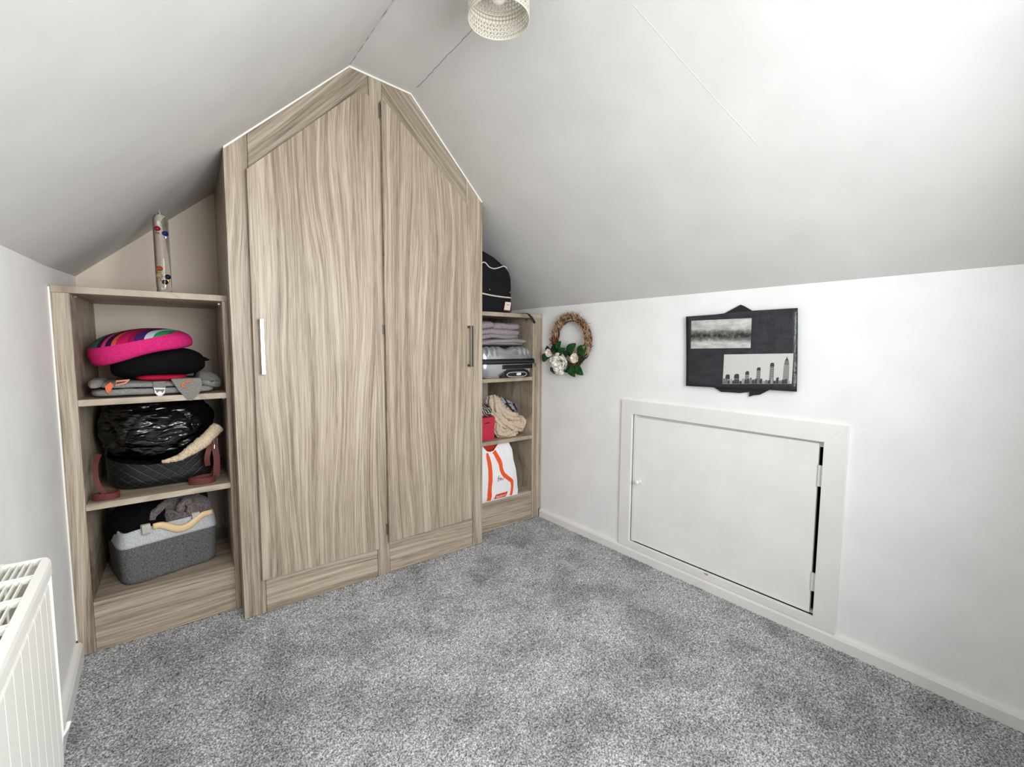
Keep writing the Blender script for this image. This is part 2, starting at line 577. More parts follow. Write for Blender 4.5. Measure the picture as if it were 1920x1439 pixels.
MB().prism([(-1.372, 0.690), (-0.560, 0.686), (-0.560, 0.716), (-1.372, 0.716)], 1.4790, 1.4950, 'yz').build('door_stop', P_GLOSS, door)
MB().prism([(-1.372, 0.070), (-0.560, 0.070), (-0.560, 0.086), (-1.372, 0.086)], 1.4790, 1.4950, 'yz').build('door_stop', P_GLOSS, door)
HING = paint('painted_hinge', (226, 225, 220), 0.3, 0.05)
for z0, z1 in ((0.5505, 0.6265), (0.166, 0.2335)):
    h = MB().lathe([(0, 0), (0.0044, 0), (0.0044, (z1 - z0) * 0.27), (0.0040, (z1 - z0) * 0.27), (0.0040, (z1 - z0) * 0.29), (0.0044, (z1 - z0) * 0.29), (0.0044, z1 - z0), (0, z1 - z0)], (1.4665, -1.3555, z0), 12)
    h.box(1.4670, 1.4690, -1.3555, -1.349, z0, z1)
    h.box(1.4645, 1.4670, -1.3685, -1.3600, z0, z1)
    h.build('hinge', HING, door, bevel=0.0005)
CHIP = new_mat('bare_wood_chip', (186, 150, 96), 0.8)
MB().prism([(-0.981, 0.0735), (-0.961, 0.0745), (-0.958, 0.0718), (-0.966, 0.0695), (-0.974, 0.0664)], 1.4524, 1.4532, 'yz').build('paint_chip', CHIP, door)

# ------------------------------------------------------------------ wardrobe
ward = thing('wardrobe', 'tall built-in gabled wardrobe in grey-brown wood laminate between the two shelf units', 'wardrobe', (0.42, 0.3, 0))
def top_l(x): return 1.7229 + (x + 0.1262) * 0.9605
def top_m(x): return 2.152 - (x - 0.3206) * 0.0676
def top_r(x): return 2.134 - (x - 0.5868) * 1.0273
G = 0.0015
MB().prism([(-0.1262, 0), (-0.052, 0), (-0.052, top_l(-0.052) - G), (-0.1262, top_l(-0.1262) - G)], 0, 0.02).build('stile', WOOD_V, ward, bevel=0.0008)
MB().prism([(0.398, 0), (0.4535, 0), (0.4535, top_m(0.4535) - G), (0.398, top_m(0.398) - G), (0.398, 2.02), (0.390, 2.02), (0.390, 0.16), (0.398, 0.16)], 0, 0.02).build('stile', WOOD_V, ward, bevel=0.0008)
MB().prism([(0.905, 0), (0.966, 0), (0.966, top_r(0.966) - G), (0.872, top_r(0.872) - G), (0.872, 0.172), (0.905, 0.172)], 0, 0.02).build('stile', WOOD_V, ward, bevel=0.0008)
MB().box(-0.0505, 0.3965, 0.0015, 0.02, 0, 0.16).build('rail', WOOD_H, ward, bevel=0.0008)
MB().box(0.455, 0.9035, 0.0015, 0.02, 0, 0.17).build('rail', WOOD_H, ward, bevel=0.0008)
def dl(x): return 1.6576 + (x + 0.0601) * 0.982
MB().prism([(-0.0505, dl(-0.0505) - .03), (-0.0505, top_l(-0.0505) - G), (0.3206, 2.152 - G), (0.3965, top_m(0.3965) - G), (0.3965, 2.02), (0.35, 2.02)], 0.0012, 0.02).build('sloped_rail', WOOD_DL, ward, bevel=0.0008)
def dr(x): return 2.053 - (x - 0.460) * 0.8475
MB().prism([(0.455, 2.03), (0.455, top_m(0.455) - G), (0.5868, 2.134 - G), (0.8710, top_r(0.8710) - G), (0.8710, dr(0.8710) - 0.03)], 0.0012, 0.02).build('sloped_rail', WOOD_DR, ward, bevel=0.0008)
def side(x, h0, h1):
    MB().add([(x - 0.0, 0.02, 0), (x + .016, 0.02, 0), (x + .016, YB, 0), (x, YB, 0), (x, .02, h0), (x + .016, .02, h0), (x + .016, YB, h1), (x, YB, h1)],
             [(0, 1, 2, 3), (4, 7, 6, 5), (0, 4, 5, 1), (1, 5, 6, 2), (2, 6, 7, 3), (3, 7, 4, 0)]).skew(SK, 0.0).build('side_panel', WOOD_Y, ward)
side(-0.1262, 1.7205, 1.735); side(0.949, 1.74, 1.72)
MB().prism([(-0.05, 0.0), (0.9, 0.0), (0.9, 0.16), (-0.05, 0.16)], 0.03, 0.5).build('base_shelf', WOOD_S, ward)
DY0, DY1 = -0.021, -0.0025
dL = MB().prism([(-0.0640, 0.1405), (0.3985, 0.1345), (0.3990, 2.0560), (0.3393, 2.0499), (-0.0600, 1.6576)], DY0, DY1).build('door', WOOD_V, ward, bevel=0.001)
dR = MB().prism([(0.4434, 0.151), (0.8879, 0.1575), (0.8780, 1.6985), (0.460, 2.0531), (0.4434, 2.0518)], DY0, DY1).build('door', WOOD_V, ward, bevel=0.001)
def bar_handle(x0, x1, z0, z1, mat, par):
    h = MB()
    h.box(x0, x1, -0.0535, -0.0475, z0, z1)
    h.box(x0, x1, -0.0475, DY0, z0, z0 + 0.011)
    h.box(x0, x1, -0.0475, DY0, z1 - 0.011, z1)
    h.build('handle', mat, par, bevel=0.0012)
bar_handle(-0.0440, -0.0300, 0.9290, 1.1318, CHROME, dL)
bar_handle(0.8625, 0.8780, 0.9350, 1.1342, NICKEL, dR)
for z0, z1 in ((1.085, 1.126), (1.985, 2.045), (0.185, 0.235)):
    MB().box(0.4378, 0.4400, -0.012, -0.0005, z0, z1).build('hinge', CHROME, dR)

# ------------------------------------------------------------------ shelf units
def shelf_unit(x0, x1, il, ir, label):
    """x0..x1 outer, il / ir inner faces of the two side panels at the front"""
    t = thing('shelf_unit', label, 'shelf unit', ((x0 + x1) / 2, 0.3, 0))
    fy = 0.098
    MB().box(x0, il, fy, YB - .004, 0, 1.198).skew(SK, fy).build('side_panel', WOOD_V, t, bevel=0.0008)
    MB().box(ir, x1, fy, YB - .004, 0, 1.198).skew(SK, fy).build('side_panel', WOOD_V, t, bevel=0.0008)
    MB().box(x0 + .001, x1, fy - .002, YB - .004, 1.1982, 1.2197).skew(SK, fy).build('top_board', WOOD_S, t, bevel=0.001)
    for z in (0.836, 0.488):
        MB().box(il + .0004, ir - .0004, fy, YB - .004, z, z + 0.021).skew(SK, fy).build('shelf', WOOD_S, t, bevel=0.001)
    MB().box(il + .0004, ir - .0004, fy + .018, YB - .004, 0.150, 0.172).skew(SK, fy).build('base_shelf', WOOD_S, t)
    MB().box(il + .0004, ir - .0004, fy + .001, fy + .0175, 0, 0.172).build('plinth', WOOD_H, t, bevel=0.001)
    for zz in (1.186, 0.826, 0.478):
        for xx in (il + 0.006, ir - 0.006):
            c = xx + SK * 0.05
            MB().box(c - .004, c + .004, fy + .05, fy + .058, zz + .002, zz + .008).build('shelf_fixing', NICKEL, t)
    return t
shelf_unit(-0.5925, -0.1225, -0.549, -0.1405, 'wood laminate shelf unit left of the wardrobe, holding the pink cushion and felt basket')
shelf_unit(0.9705, 1.4475, 0.988, 1.392, 'wood laminate shelf unit right of the wardrobe, holding the silver suitcase')
# filler strip above the skirting, right of the right unit
MB().box(1.4475, 1.4635, 0.098, 0.13, 0.048, 1.198).build('filler_strip', WOOD_V, bpy.data.objects['shelf_unit.001'], bevel=0.0008)
MB().box(1.4475, 1.4635, 0.096, 0.13, 1.1982, 1.2197).build('filler_cap', WOOD_S, bpy.data.objects['shelf_unit.001'], bevel=0.0008)
# ------------------------------------------------------------------ objects
# ------------------------------------------------------------------ radiator
rad = thing('radiator', 'cream ribbed panel radiator with a slotted top grille on the left wall', 'radiator', (-0.52, -1.6, 0.335))
RY0, RY1 = -2.10, -0.90
def panel_profile():
    pts = []
    y = RY1
    pts.append((-0.506, y)); pts.append((-0.5005, y - 0.006))
    while y > RY0 + 0.05:
        y -= 0.042
        pts += [(-0.500, y + 0.0013), (-0.5100, y + 0.0009), (-0.5100, y - 0.0009), (-0.500, y - 0.0013)]
    pts.append((-0.506, RY0))
    return pts
pp = panel_profile()
rp = MB()
zs = [(0.335, -0.010), (0.341, -0.003), (0.352, 0.0), (0.655, 0.0), (0.664, -0.003), (0.672, -0.009)]
rp.grid(lambda u, v: (pp[round(u * (len(pp) - 1))][0] + zs[round(v * 5)][1], pp[round(u * (len(pp) - 1))][1], zs[round(v * 5)][0]), len(pp), 6)
rp.build('front_panel', RAD, rad)
MB().box(-0.5535, -0.548, RY0, RY1 - 0.01, 0.36, 0.67).build('back_panel', RAD, rad)
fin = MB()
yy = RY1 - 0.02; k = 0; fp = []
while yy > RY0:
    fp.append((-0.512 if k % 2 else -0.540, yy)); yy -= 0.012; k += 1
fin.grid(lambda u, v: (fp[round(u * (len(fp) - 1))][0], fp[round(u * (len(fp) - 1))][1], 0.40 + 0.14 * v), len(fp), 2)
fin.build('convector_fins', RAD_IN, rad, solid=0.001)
# top grille: rim with a rolled front lip, long bars, paired cross bars, end caps
gr = MB()
lip = [(-0.5065, 0.7015), (-0.5010, 0.7000), (-0.4975, 0.6950), (-0.4965, 0.6880), (-0.4968, 0.6720), (-0.4990, 0.6690), (-0.4990, 0.6700), (-0.5065, 0.6960)]
gr.add([(x, RY0, z) for x, z in lip] + [(x, RY1, z) for x, z in lip],
       [tuple(range(8))[::-1], tuple(range(8, 16))] + [(i, (i + 1) % 8, 8 + (i + 1) % 8, 8 + i) for i in range(8)])
gr.box(-0.552, -0.5475, RY0, RY1, 0.672, 0.7035)
gr.build('grille_rim', RAD, rad, bevel=0.001)
MB().box(-0.5475, -0.5065, RY1 - 0.004, RY1, 0.690, 0.7015).build('end_cap', RAD, rad, bevel=0.0008)
MB().prism([(-0.5475, 0.36), (-0.503, 0.36), (-0.499, 0.40), (-0.498, 0.688), (-0.502, 0.699), (-0.5475, 0.7015)], RY1 + 0.0002, RY1 + 0.0022).build('side_panel', RAD, rad, bevel=0.0008)
for xx in (-0.5400, -0.5325, -0.5250, -0.5175):
    MB().box(xx, xx + 0.0016, RY0, RY1 - 0.004, 0.6935, 0.6995).build('grille_bar', RAD, rad)
yy = RY1 - 0.068
while yy > RY0:
    for d in (0, 0.0085):
        MB().box(-0.5475, -0.5065, yy - d - 0.003, yy - d, 0.6935, 0.7012).build('cross_bar', RAD, rad)
    yy -= 0.075
va = MB()
va.lathe([(0.0, -0.012), (0.009, -0.012), (0.010, 0.0), (0.009, 0.016), (0, 0.016)], (-0.512, -0.892, 0.365), 14, 'y')
va.tube([(-0.512, -0.886, 0.365), (-0.508, -0.874, 0.372), (-0.500, -0.868, 0.382), (-0.4965, -0.868, 0.394)], 0.0035, 8)
va.build('bleed_valve', WHITE, rad, smooth=True)
pipe = MB().tube([(-0.53, -0.93, 0.36), (-0.53, -0.93, 0.2), (-0.53, -0.93, 0.0)], 0.0075, 10)
pipe.build('pipe', WHITE, rad, smooth=True)
MB().box(-0.5965, -0.553, -1.1, -1.06, 0.4, 0.66).build('wall_bracket', WHITE, rad)
MB().box(-0.5965, -0.553, -1.94, -1.90, 0.4, 0.66).build('wall_bracket', WHITE, rad)

# ------------------------------------------------------------------ pendant shade with leaf cut-outs
pend = thing('pendant_lamp', 'cream drum lamp shade with pierced leaf pattern hanging from the ceiling', 'lamp', (0.4513, -0.8243, 2.143))
SHADE = new_mat('cream_metal_shade', (216, 211, 196), 0.35, spec=0.4)
def shade():
    R, H0, H1 = 0.0855, 1.949, 2.105
    NU, NV = 54, 14
    m = MB(); cx, cy = 0.4513, -0.8243
    def P(u, v):
        a = 2 * math.pi * u / NU
        return (cx + R * math.cos(a), cy + R * math.sin(a), H0 + (H1 - H0) * v / NV)
    for i in range(NU):
        for j in range(NV):
            c = [P(i, j), P(i + 1, j), P(i + 1, j + 1), P(i, j + 1)]
            row = j % 5
            solid = j in (4, 5, 10, 13)
            if solid:
                m.add(c, [(0, 1, 2, 3)]); continue
            if j in (0, 6, 12): lx, ly, ang = 0.20, 0.22, 0
            else:
                lx, ly = 0.24, 0.44; ang = ((i + j) % 2 * 2 - 1) * 0.75
            hole = []
            for k in range(8):
                t = 2 * math.pi * (k + .5) / 8
                a, b = lx * math.cos(t), ly * math.sin(t)
                hole.append(P(i + .5 + a * math.cos(ang) - b * math.sin(ang), j + .5 + a * math.sin(ang) + b * math.cos(ang)))
            # outer ring with mid points so the hole stitches cleanly
            out = [P(i + 1, j + .5), P(i + 1, j + 1), P(i + .5, j + 1), P(i, j + 1), P(i, j + .5), P(i, j), P(i + .5, j), P(i + 1, j)]
            m.add(out + hole, [(k, (k + 1) % 8, 8 + (k + 1) % 8, 8 + k) for k in range(8)])
    m.build('shade', SHADE, pend, smooth=True, solid=0.0009)
    for z in (H0, H1):
        MB().tube([(cx + R * math.cos(a), cy + R * math.sin(a), z) for a in np.linspace(0, 2 * math.pi, 49)[:-1]], 0.0013, 6, closed=True).build('rim_ring', SHADE, pend, smooth=True)
shade()
MB().lathe([(0, 0), (0.017, 0), (0.017, 0.05), (0.012, 0.056), (0, 0.056)], (0.4513, -0.8243, 2.05), 20).build('bulb_holder', WHITE, pend, smooth=True)
BULB = new_mat('opal_bulb', (240, 238, 230), 0.25)
MB().lathe([(0, -0.058), (0.012, -0.056), (0.022, -0.047), (0.026, -0.034), (0.022, -0.02), (0.014, -0.006), (0.012, 0.0)], (0.4513, -0.8243, 2.05), 20).build('bulb', BULB, pend, smooth=True)
sp = MB()
for k in range(3):
    a = 2 * math.pi * k / 3 + .4
    sp.tube([(0.4513 + 0.016 * math.cos(a), -0.8243 + 0.016 * math.sin(a), 2.10), (0.4513 + 0.085 * math.cos(a), -0.8243 + 0.085 * math.sin(a), 2.104)], 0.0016, 6)
sp.build('shade_spider', SHADE, pend)
MB().lathe([(0, 0), (0.05, 0), (0.048, 0.012), (0.03, 0.022), (0, 0.022)][::-1], (0.4513, -0.8243, 2.121), 24).build('ceiling_rose', WHITE, pend, smooth=True)
MB().tube([(0.4513, -0.8243, 2.10), (0.4513, -0.8243, 2.125)], 0.0035, 8).build('cord', WHITE, pend)

# ------------------------------------------------------------------ glass thermometer on the left unit
TX, TY, TZ = -0.3062, 0.22, 1.2197
th = thing('thermometer', 'clear glass tube thermometer with coloured floating bulbs on top of the left shelf unit', 'thermometer', (TX, TY, TZ))
GL = new_mat('clear_glass', (250, 250, 248), 0.0)
bsdf(GL).inputs['Transmission Weight'].default_value = 1.0
bsdf(GL).inputs['IOR'].default_value = 1.30
MB().lathe([(0, 0.0), (0.023, 0.0), (0.0242, 0.004), (0.0235, 0.012), (0.0218, 0.02), (0.0236, 0.034), (0.0238, 0.15), (0.0238, 0.262), (0.0225, 0.274), (0.0165, 0.285), (0.007, 0.291), (0.0035, 0.298), (0.0022, 0.306), (0.0, 0.309)], (TX, TY, TZ), 40).build('glass_tube', GL, th, smooth=True)
def fl(x, y, z, rgb, tag_rgb):
    m = new_mat('float_liquid', rgb, 0.08)
    f = MB().lathe([(0, -0.009), (0.006, -0.0075), (0.0085, -0.003), (0.0088, 0.001), (0.0065, 0.006), (0.0025, 0.0085), (0, 0.009)], (x, y, z), 18).build('float_bulb', m, th, smooth=True)
    MB().lathe([(0, -0.0115), (0.0045, -0.0115), (0.0045, -0.0185), (0, -0.0185)], (x, y, z), 12).build('float_tag', new_mat('float_tag_metal', tag_rgb, 0.35, 0.8), f)
fl(TX - .009, TY - .006, TZ + 0.236, (176, 20, 50), (206, 160, 90))
fl(TX + .010, TY - .003, TZ + 0.222, (30, 26, 130), (220, 220, 214))
fl(TX - .009, TY - .006, TZ + 0.094, (204, 90, 46), (206, 170, 90))
fl(TX - .010, TY + .002, TZ + 0.068, (190, 180, 150), (206, 170, 90))
fl(TX + .010, TY - .003, TZ + 0.066, (22, 44, 36), (206, 170, 90))
fl(TX + .003, TY - .008, TZ + 0.046, (52, 26, 36), (230, 228, 220))

# ------------------------------------------------------------------ left unit, upper shelf (z 0.857)
FELT_G = cloth('grey_marl_felt', (164, 163, 158), (112, 112, 110), 420)
bagL = thing('felt_bag', 'folded grey felt bag with white plastic buckle on the upper left shelf', 'bag', (-0.345, 0.26, 0.857))
def slabby(mb, x0, x1, y0, y1, z0, z1, seed, amp=0.004, e=(0.35, 0.5), nu=56, nv=16):
    c = ((x0 + x1) / 2, (y0 + y1) / 2, (z0 + z1) / 2)
    r = ((x1 - x0) / 2, (y1 - y0) / 2, (z1 - z0) / 2)
    def d(p, v):
        q = Vector(p)
        k = amp
        return Vector((q.x + k * 0.8 * nz(q, 14, seed + 3), q.y + k * 1.2 * nz(q, 14, seed + 7), q.z + k * nz(q, 12, seed) * min(1, abs(v.z) * 3 + .2)))
    mb.blob(c, r, e, nu, nv, d)
    return mb
b = MB(); slabby(b, -0.522, -0.172, 0.112, 0.42, 0.8575, 0.890, 1, 0.005); b.build('lower_panel', FELT_G, bagL, smooth=True)
b = MB(); slabby(b, -0.505, -0.186, 0.118, 0.42, 0.884, 0.909, 5, 0.004); b.build('upper_panel', FELT_G, bagL, smooth=True)
b = MB(); slabby(b, -0.225, -0.154, 0.122, 0.36, 0.878, 0.930, 9, 0.022, (0.7, 0.9)); b.build('crumpled_side', FELT_G, bagL, smooth=True)
b = MB(); slabby(b, -0.528, -0.485, 0.118, 0.34, 0.882, 0.916, 12, 0.012, (0.7, 0.9)); b.build('rolled_corner', FELT_G, bagL, smooth=True)
NAVY = cloth('navy_lining', (34, 32, 52), (20, 19, 32), 400)
b = MB(); slabby(b, -0.498, -0.19, 0.117, 0.40, 0.8815, 0.8885, 4, 0.001); b.build('dark_lining', NAVY, bagL, smooth=True)
# hanging corner flap
FELT_T = cloth('taupe_felt', (150, 147, 138), (112, 110, 104), 420)
fl_pts = [(-0.306, 0.915), (-0.218, 0.915), (-0.214, 0.884), (-0.224, 0.862), (-0.247, 0.835), (-0.258, 0.836), (-0.285, 0.872)]
fm = MB().prism(fl_pts, 0.0915, 0.0955)
fm.box(-0.304, -0.219, 0.0935, 0.14, 0.909, 0.916)
fm.build('hanging_flap', FELT_T, bagL, bevel=0.0015)
ORG = new_mat('orange_webbing', (222, 110, 72), 0.7)
fo = MB(); fo.tube(spline([(-0.245, 0.0895, 0.905), (-0.266, 0.0895, 0.903), (-0.275, 0.0895, 0.890), (-0.262, 0.0895, 0.884)], 12), 0.0028, 8)
fo.build('orange_loop', ORG, bagL, smooth=True)
om = MB(); om.prism([(-0.482, 0.897), (-0.466, 0.912), (-0.460, 0.898), (-0.472, 0.872), (-0.479, 0.878)], 0.106, 0.1105)
om.build('orange_tab', ORG, bagL, bevel=0.001)
om = MB(); om.tube([(-0.452, 0.112, 0.913), (-0.418, 0.112, 0.916), (-0.430, 0.112, 0.906), (-0.455, 0.112, 0.899)], 0.003, 6, closed=True)
om.build('pink_buckle', new_mat('pale_orange_plastic', (226, 150, 128), 0.5), bagL)
# white triangular D ring
dr_ = MB()
rr = [(-0.3535, 0.8835), (-0.3225, 0.8815), (-0.327, 0.868), (-0.3365, 0.8585), (-0.3415, 0.8585), (-0.350, 0.869)]
dr_.tube([(x, 0.105, z) for x, z in rr], 0.0036, 8, closed=True)
dr_.lathe([(0, 0), (0.0062, 0), (0.0062, 0.006), (0, 0.006)], (-0.3385, 0.1015, 0.8672), 14, 'y')
dr_.build('white_d_ring', WHITE, bagL, smooth=False)
MB().box(-0.356, -0.321, 0.1105, 0.1145, 0.876, 0.907).build('webbing', FELT_T, bagL, bevel=0.001)

RED = cloth('red_cotton', (206, 30, 66), (160, 20, 46), 300)
rb = MB(); slabby(rb, -0.405, -0.255, 0.128, 0.34, 0.907, 0.934, 21, 0.006, (0.6, 0.7))
tag(rb.build('red_cloth', RED, smooth=True), 'folded red cloth squeezed under the black cushion on the left unit', 'cloth')

BLKF = cloth('black_felt', (14, 14, 17), (7, 7, 9), 300)
cb = thing('black_cushion', 'black rounded cushion lying beneath the pink one on the left unit', 'cushion', (-0.335, 0.25, 0.93))
bc = MB()
def dcb(p, v):
    q = Vector(p)
    q.z += 0.006 * nz(q, 9, 3) + 0.03 * (q.x / 0.145) * 0.35 - 0.010 * (q.x / 0.145) ** 2
    q.y += 0.006 * nz(q, 8, 8)
    return q
bc.blob((-0.332, 0.255, 0.970), (0.141, 0.142, 0.054), (0.8, 0.72), 44, 24, dcb)
bc.build('cover', BLKF, cb, smooth=True)
MB().tube([(-0.205, 0.19, 0.985), (-0.190, 0.185, 0.980), (-0.180, 0.183, 0.978)], [0.009, 0.006, 0.0008], 8).build('tie_tip', BLKF, cb, smooth=True)

# pink felt cushion, striped on its upper face
def pink_mat():
    m = new_mat('pink_felt_striped', (226, 36, 120), 0.9, spec=0.1)
    tc = N(m, 'ShaderNodeTexCoord')
    sx = N(m, 'ShaderNodeSeparateXYZ'); L(m, tc.outputs['Object'], sx.inputs[0])
    nn = noise_n(m, mapped(m, (1, 1, 1)), 520, 3, 0.6)
    pink = ramp(m, nn, [(0.35, (196, 26, 100)), (0.65, (238, 62, 140))])
    t = math_n(m, 'ADD', math_n(m, 'MULTIPLY', sx.outputs[0], 3.3), math_n(m, 'MULTIPLY', sx.outputs[1], -2.6))
    t = math_n(m, 'ADD', t, 0.27)
    st = ramp(m, t, [(0.0, (70, 110, 90)), (0.09, (64, 24, 70)), (0.17, (196, 70, 110)), (0.23, (44, 22, 66)), (0.31, (214, 84, 70)), (0.37, (190, 26, 84)), (0.5, (150, 20, 70)), (0.56, (66, 34, 98)), (0.66, (186, 196, 206)), (0.735, (40, 140, 84)), (0.83, (70, 26, 78)), (0.93, (34, 22, 60))], 'CONSTANT')
    mask = math_n(m, 'GREATER_THAN', math_n(m, 'ADD', sx.outputs[2], math_n(m, 'MULTIPLY', sx.outputs[0], -0.035)), 0.0205)
    mx = N(m, 'ShaderNodeMix', data_type='RGBA')
    L(m, mask, mx.inputs[0]); L(m, pink, mx.inputs[6]); L(m, st, mx.inputs[7])
    L(m, mx.outputs[2], bsdf(m).inputs['Base Color'])
    bump(m, nn, 0.5, 0.002)
    return m
pk = MB()
def dpk(p, v):
    q = Vector(p)
    q.z *= 1.0 - 0.20 * (q.x / 0.155)
    rr0 = min(1.0, (q.x / 0.15) ** 2 + (q.y / 0.145) ** 2)
    if v.z < 0: q.z *= 0.35 + 0.65 * rr0
    q.z += 0.003 * nz(q, 10, 2)
    q.z -= 0.020 * (q.x / 0.155) ** 2
    return q
pk.blob((0, 0, 0), (0.153, 0.15, 0.052), (0.85, 0.70), 48, 26, dpk)
po = pk.build('pink_cushion', pink_mat(), smooth=True)
po.location = (-0.383, 0.252, 1.041); po.rotation_euler = (math.radians(3), math.radians(-13), math.radians(4))
tag(po, 'bright pink felt cushion with multicoloured stripes across its top', 'cushion')

# ------------------------------------------------------------------ left unit, middle shelf (z 0.509)
QUILT = new_mat('black_quilted_nylon', (30, 30, 32), 0.5, spec=0.35)
def quilt():
    m = QUILT
    tc = N(m, 'ShaderNodeTexCoord')
    sx = N(m, 'ShaderNodeSeparateXYZ'); L(m, tc.outputs['Object'], sx.inputs[0])
    a = math_n(m, 'ADD', sx.outputs[0], math_n(m, 'MULTIPLY', sx.outputs[2], 1.2))
    c = math_n(m, 'SUBTRACT', sx.outputs[0], math_n(m, 'MULTIPLY', sx.outputs[2], 1.2))
    def line(x):
        f = math_n(m, 'ABSOLUTE', math_n(m, 'SUBTRACT', math_n(m, 'FRACT', math_n(m, 'MULTIPLY', x, 26.0)), 0.5))
        return math_n(m, 'MINIMUM', math_n(m, 'MULTIPLY', f, 9.0), 1.0)
    h = math_n(m, 'MULTIPLY', line(a), line(c))
    L(m, ramp(m, h, [(0.0, (66, 66, 66)), (0.28, (20, 20, 22))]), bsdf(m).inputs['Base Color'])
    bump(m, h, 0.35, 0.004)
quilt()
qb = thing('quilted_bag', 'black quilted carrier bag with cream fleece rim on the middle left shelf', 'bag', (-0.345, 0.34, 0.509))
def rim_z(x):
    return interp([(-0.53, 0.640), (-0.45, 0.610), (-0.36, 0.594), (-0.29, 0.608), (-0.21, 0.662), (-0.165, 0.705), (-0.14, 0.72)], x)
def superell(a, e):
    c, s_ = math.cos(a), math.sin(a)
    return math.copysign(abs(c) ** e, c), math.copysign(abs(s_) ** e, s_)
qm = MB()
def qfn(u, v):
    cx, sy = superell(2 * math.pi * u, 0.55)
    w = interp([(0, 0.0), (0.12, 0.80), (0.25, 0.93), (0.45, 1.0), (1, 1.0)], v)
    x = -0.338 + 0.166 * cx * w
    y = 0.345 + 0.158 * sy * w
    k = interp([(0, 0), (0.12, 0.0), (0.25, 0.05), (0.45, 0.28), (1, 1)], v)
    z = 0.5095 + (rim_z(x) - 0.5095) * k
    q = Vector((x, y, z))
    return q + Vector((0.003 * nz(q, 12, 1), 0.004 * nz(q, 11, 4), 0)) * (1 if v > .2 else 0)
qm.grid(qfn, 64, 22, closed_u=True)
qm.build('body', QUILT, qb, smooth=True)
FLEECE = cloth('cream_fleece', (244, 226, 200), (214, 188, 156), 160, 1.0, 0.9, 0.006)
ft = MB()
fx = np.linspace(-0.345, -0.163, 46)
path = []
for x in fx:
    t = (x + 0.345) / 0.182
    yv = 0.190 - 0.012 * math.sin(math.pi * t) + 0.035 * max(0, t - .75) * 4 * .5
    path.append((x, yv, rim_z(x) + 0.005))
rs = [0.0045 + 0.0185 * min(1, i / 30) + 0.0018 * random.random() for i in range(46)]
rs[0] = 0.002
ft.tube(path, rs, 14)
ft.v = [tuple(Vector(p) + 0.0035 * Vector((nz(p, 130, 1), nz(p, 130, 5), nz(p, 130, 9)))) for p in ft.v]
ft.build('fleece_trim', FLEECE, qb, smooth=True)
LEATH = new_mat('maroon_webbing', (98, 42, 39), 0.65)
def strap(path, nrm, w=0.024, t=0.003):
    return MB().ribbon(path, nrm, w, t)
stp = spline([(-0.515, 0.20, 0.655), (-0.524, 0.165, 0.62), (-0.520, 0.140, 0.57), (-0.505, 0.135, 0.53), (-0.510, 0.135, 0.5135)], 20)
strap(stp, (0, -1, 0.2), 0.014).build('strap', LEATH, qb)
def floor_loop(cx, cy, rx, ry, z, w=0.022):
    m = MB(); pts = []; nr = []
    for k in range(29):
        a = 2 * math.pi * k / 28
        pts.append((cx + rx * math.cos(a), cy + ry * math.sin(a), z + 0.002 * math.sin(2 * a)))
        nr.append((math.cos(a), math.sin(a), 0))
    return m.ribbon(pts, nr, w, 0.003)
floor_loop(-0.500, 0.139, 0.035, 0.022, 0.5215).build('strap_loop', LEATH, qb)
floor_loop(-0.226, 0.158, 0.042, 0.028, 0.522, 0.024).build('strap_loop', LEATH, qb)
stp = spline([(-0.176, 0.19, 0.690), (-0.180, 0.172, 0.655), (-0.176, 0.163, 0.600), (-0.178, 0.160, 0.55), (-0.182, 0.160, 0.523)], 20)
strap(stp, (0, -1, 0.1), 0.021).build('strap', LEATH, qb)
stp = spline([(-0.186, 0.19, 0.665), (-0.200, 0.170, 0.63), (-0.207, 0.166, 0.600), (-0.205, 0.172, 0.57)], 16)
strap(stp, (0, -1, 0.1), 0.018).build('strap', LEATH, qb)
cm = MB(); cm.tube([(-0.183, 0.158, 0.672), (-0.171, 0.158, 0.674), (-0.171, 0.158, 0.654), (-0.183, 0.158, 0.652)], 0.0018, 6, closed=True)
cm.tube([(-0.181, 0.158, 0.652), (-0.183, 0.156, 0.636), (-0.178, 0.156, 0.630)], 0.0018, 6)
cm.build('metal_clip', CHROME, qb)

BIN = new_mat('black_polythene', (7, 7, 8), 0.2, spec=0.7)
def binmat():
    m = BIN
    v = mapped(m, (7, 10, 20), rot=(0.2, 0.6, 0.3))
    n = noise_n(m, v, 1.25, 2, 0.5)
    r = math_n(m, 'ABSOLUTE', math_n(m, 'SUBTRACT', n, 0.5))
    n2 = noise_n(m, mapped(m, (12, 20, 40), rot=(0.1, -0.5, 0.2)), 1.0, 2, 0.5)
    bump(m, math_n(m, 'ADD', math_n(m, 'MULTIPLY', r, 2.0), math_n(m, 'MULTIPLY', n2, 0.3)), 0.8, 0.028)
binmat()
bb = MB()
def dbin(p, v):
    q = Vector(p)
    w = Vector((q.x * 0.8 + q.z * 0.5, q.y * 1.4, q.z * 1.6 - q.x * 0.6))
    f = 0.020 * ridge(w, 8, 2) + 0.009 * ridge(w, 19, 6) + 0.002 * ridge(w, 40, 1)
    n = Vector((q.x / 0.17 ** 2, q.y / 0.15 ** 2, q.z / 0.12 ** 2)).normalized()
    q = q + n * (f - 0.012)
    q.z = min(q.z, 0.1065 + 0.004 * nz(q, 15))
    return q
bb.blob((-0.344, 0.355, 0.722), (0.172, 0.165, 0.122), (0.85, 0.8), 110, 64, dbin)
tag(bb.build('bin_bag', BIN, smooth=True), 'shiny black plastic bin bag stuffed inside the quilted bag', 'bin bag')

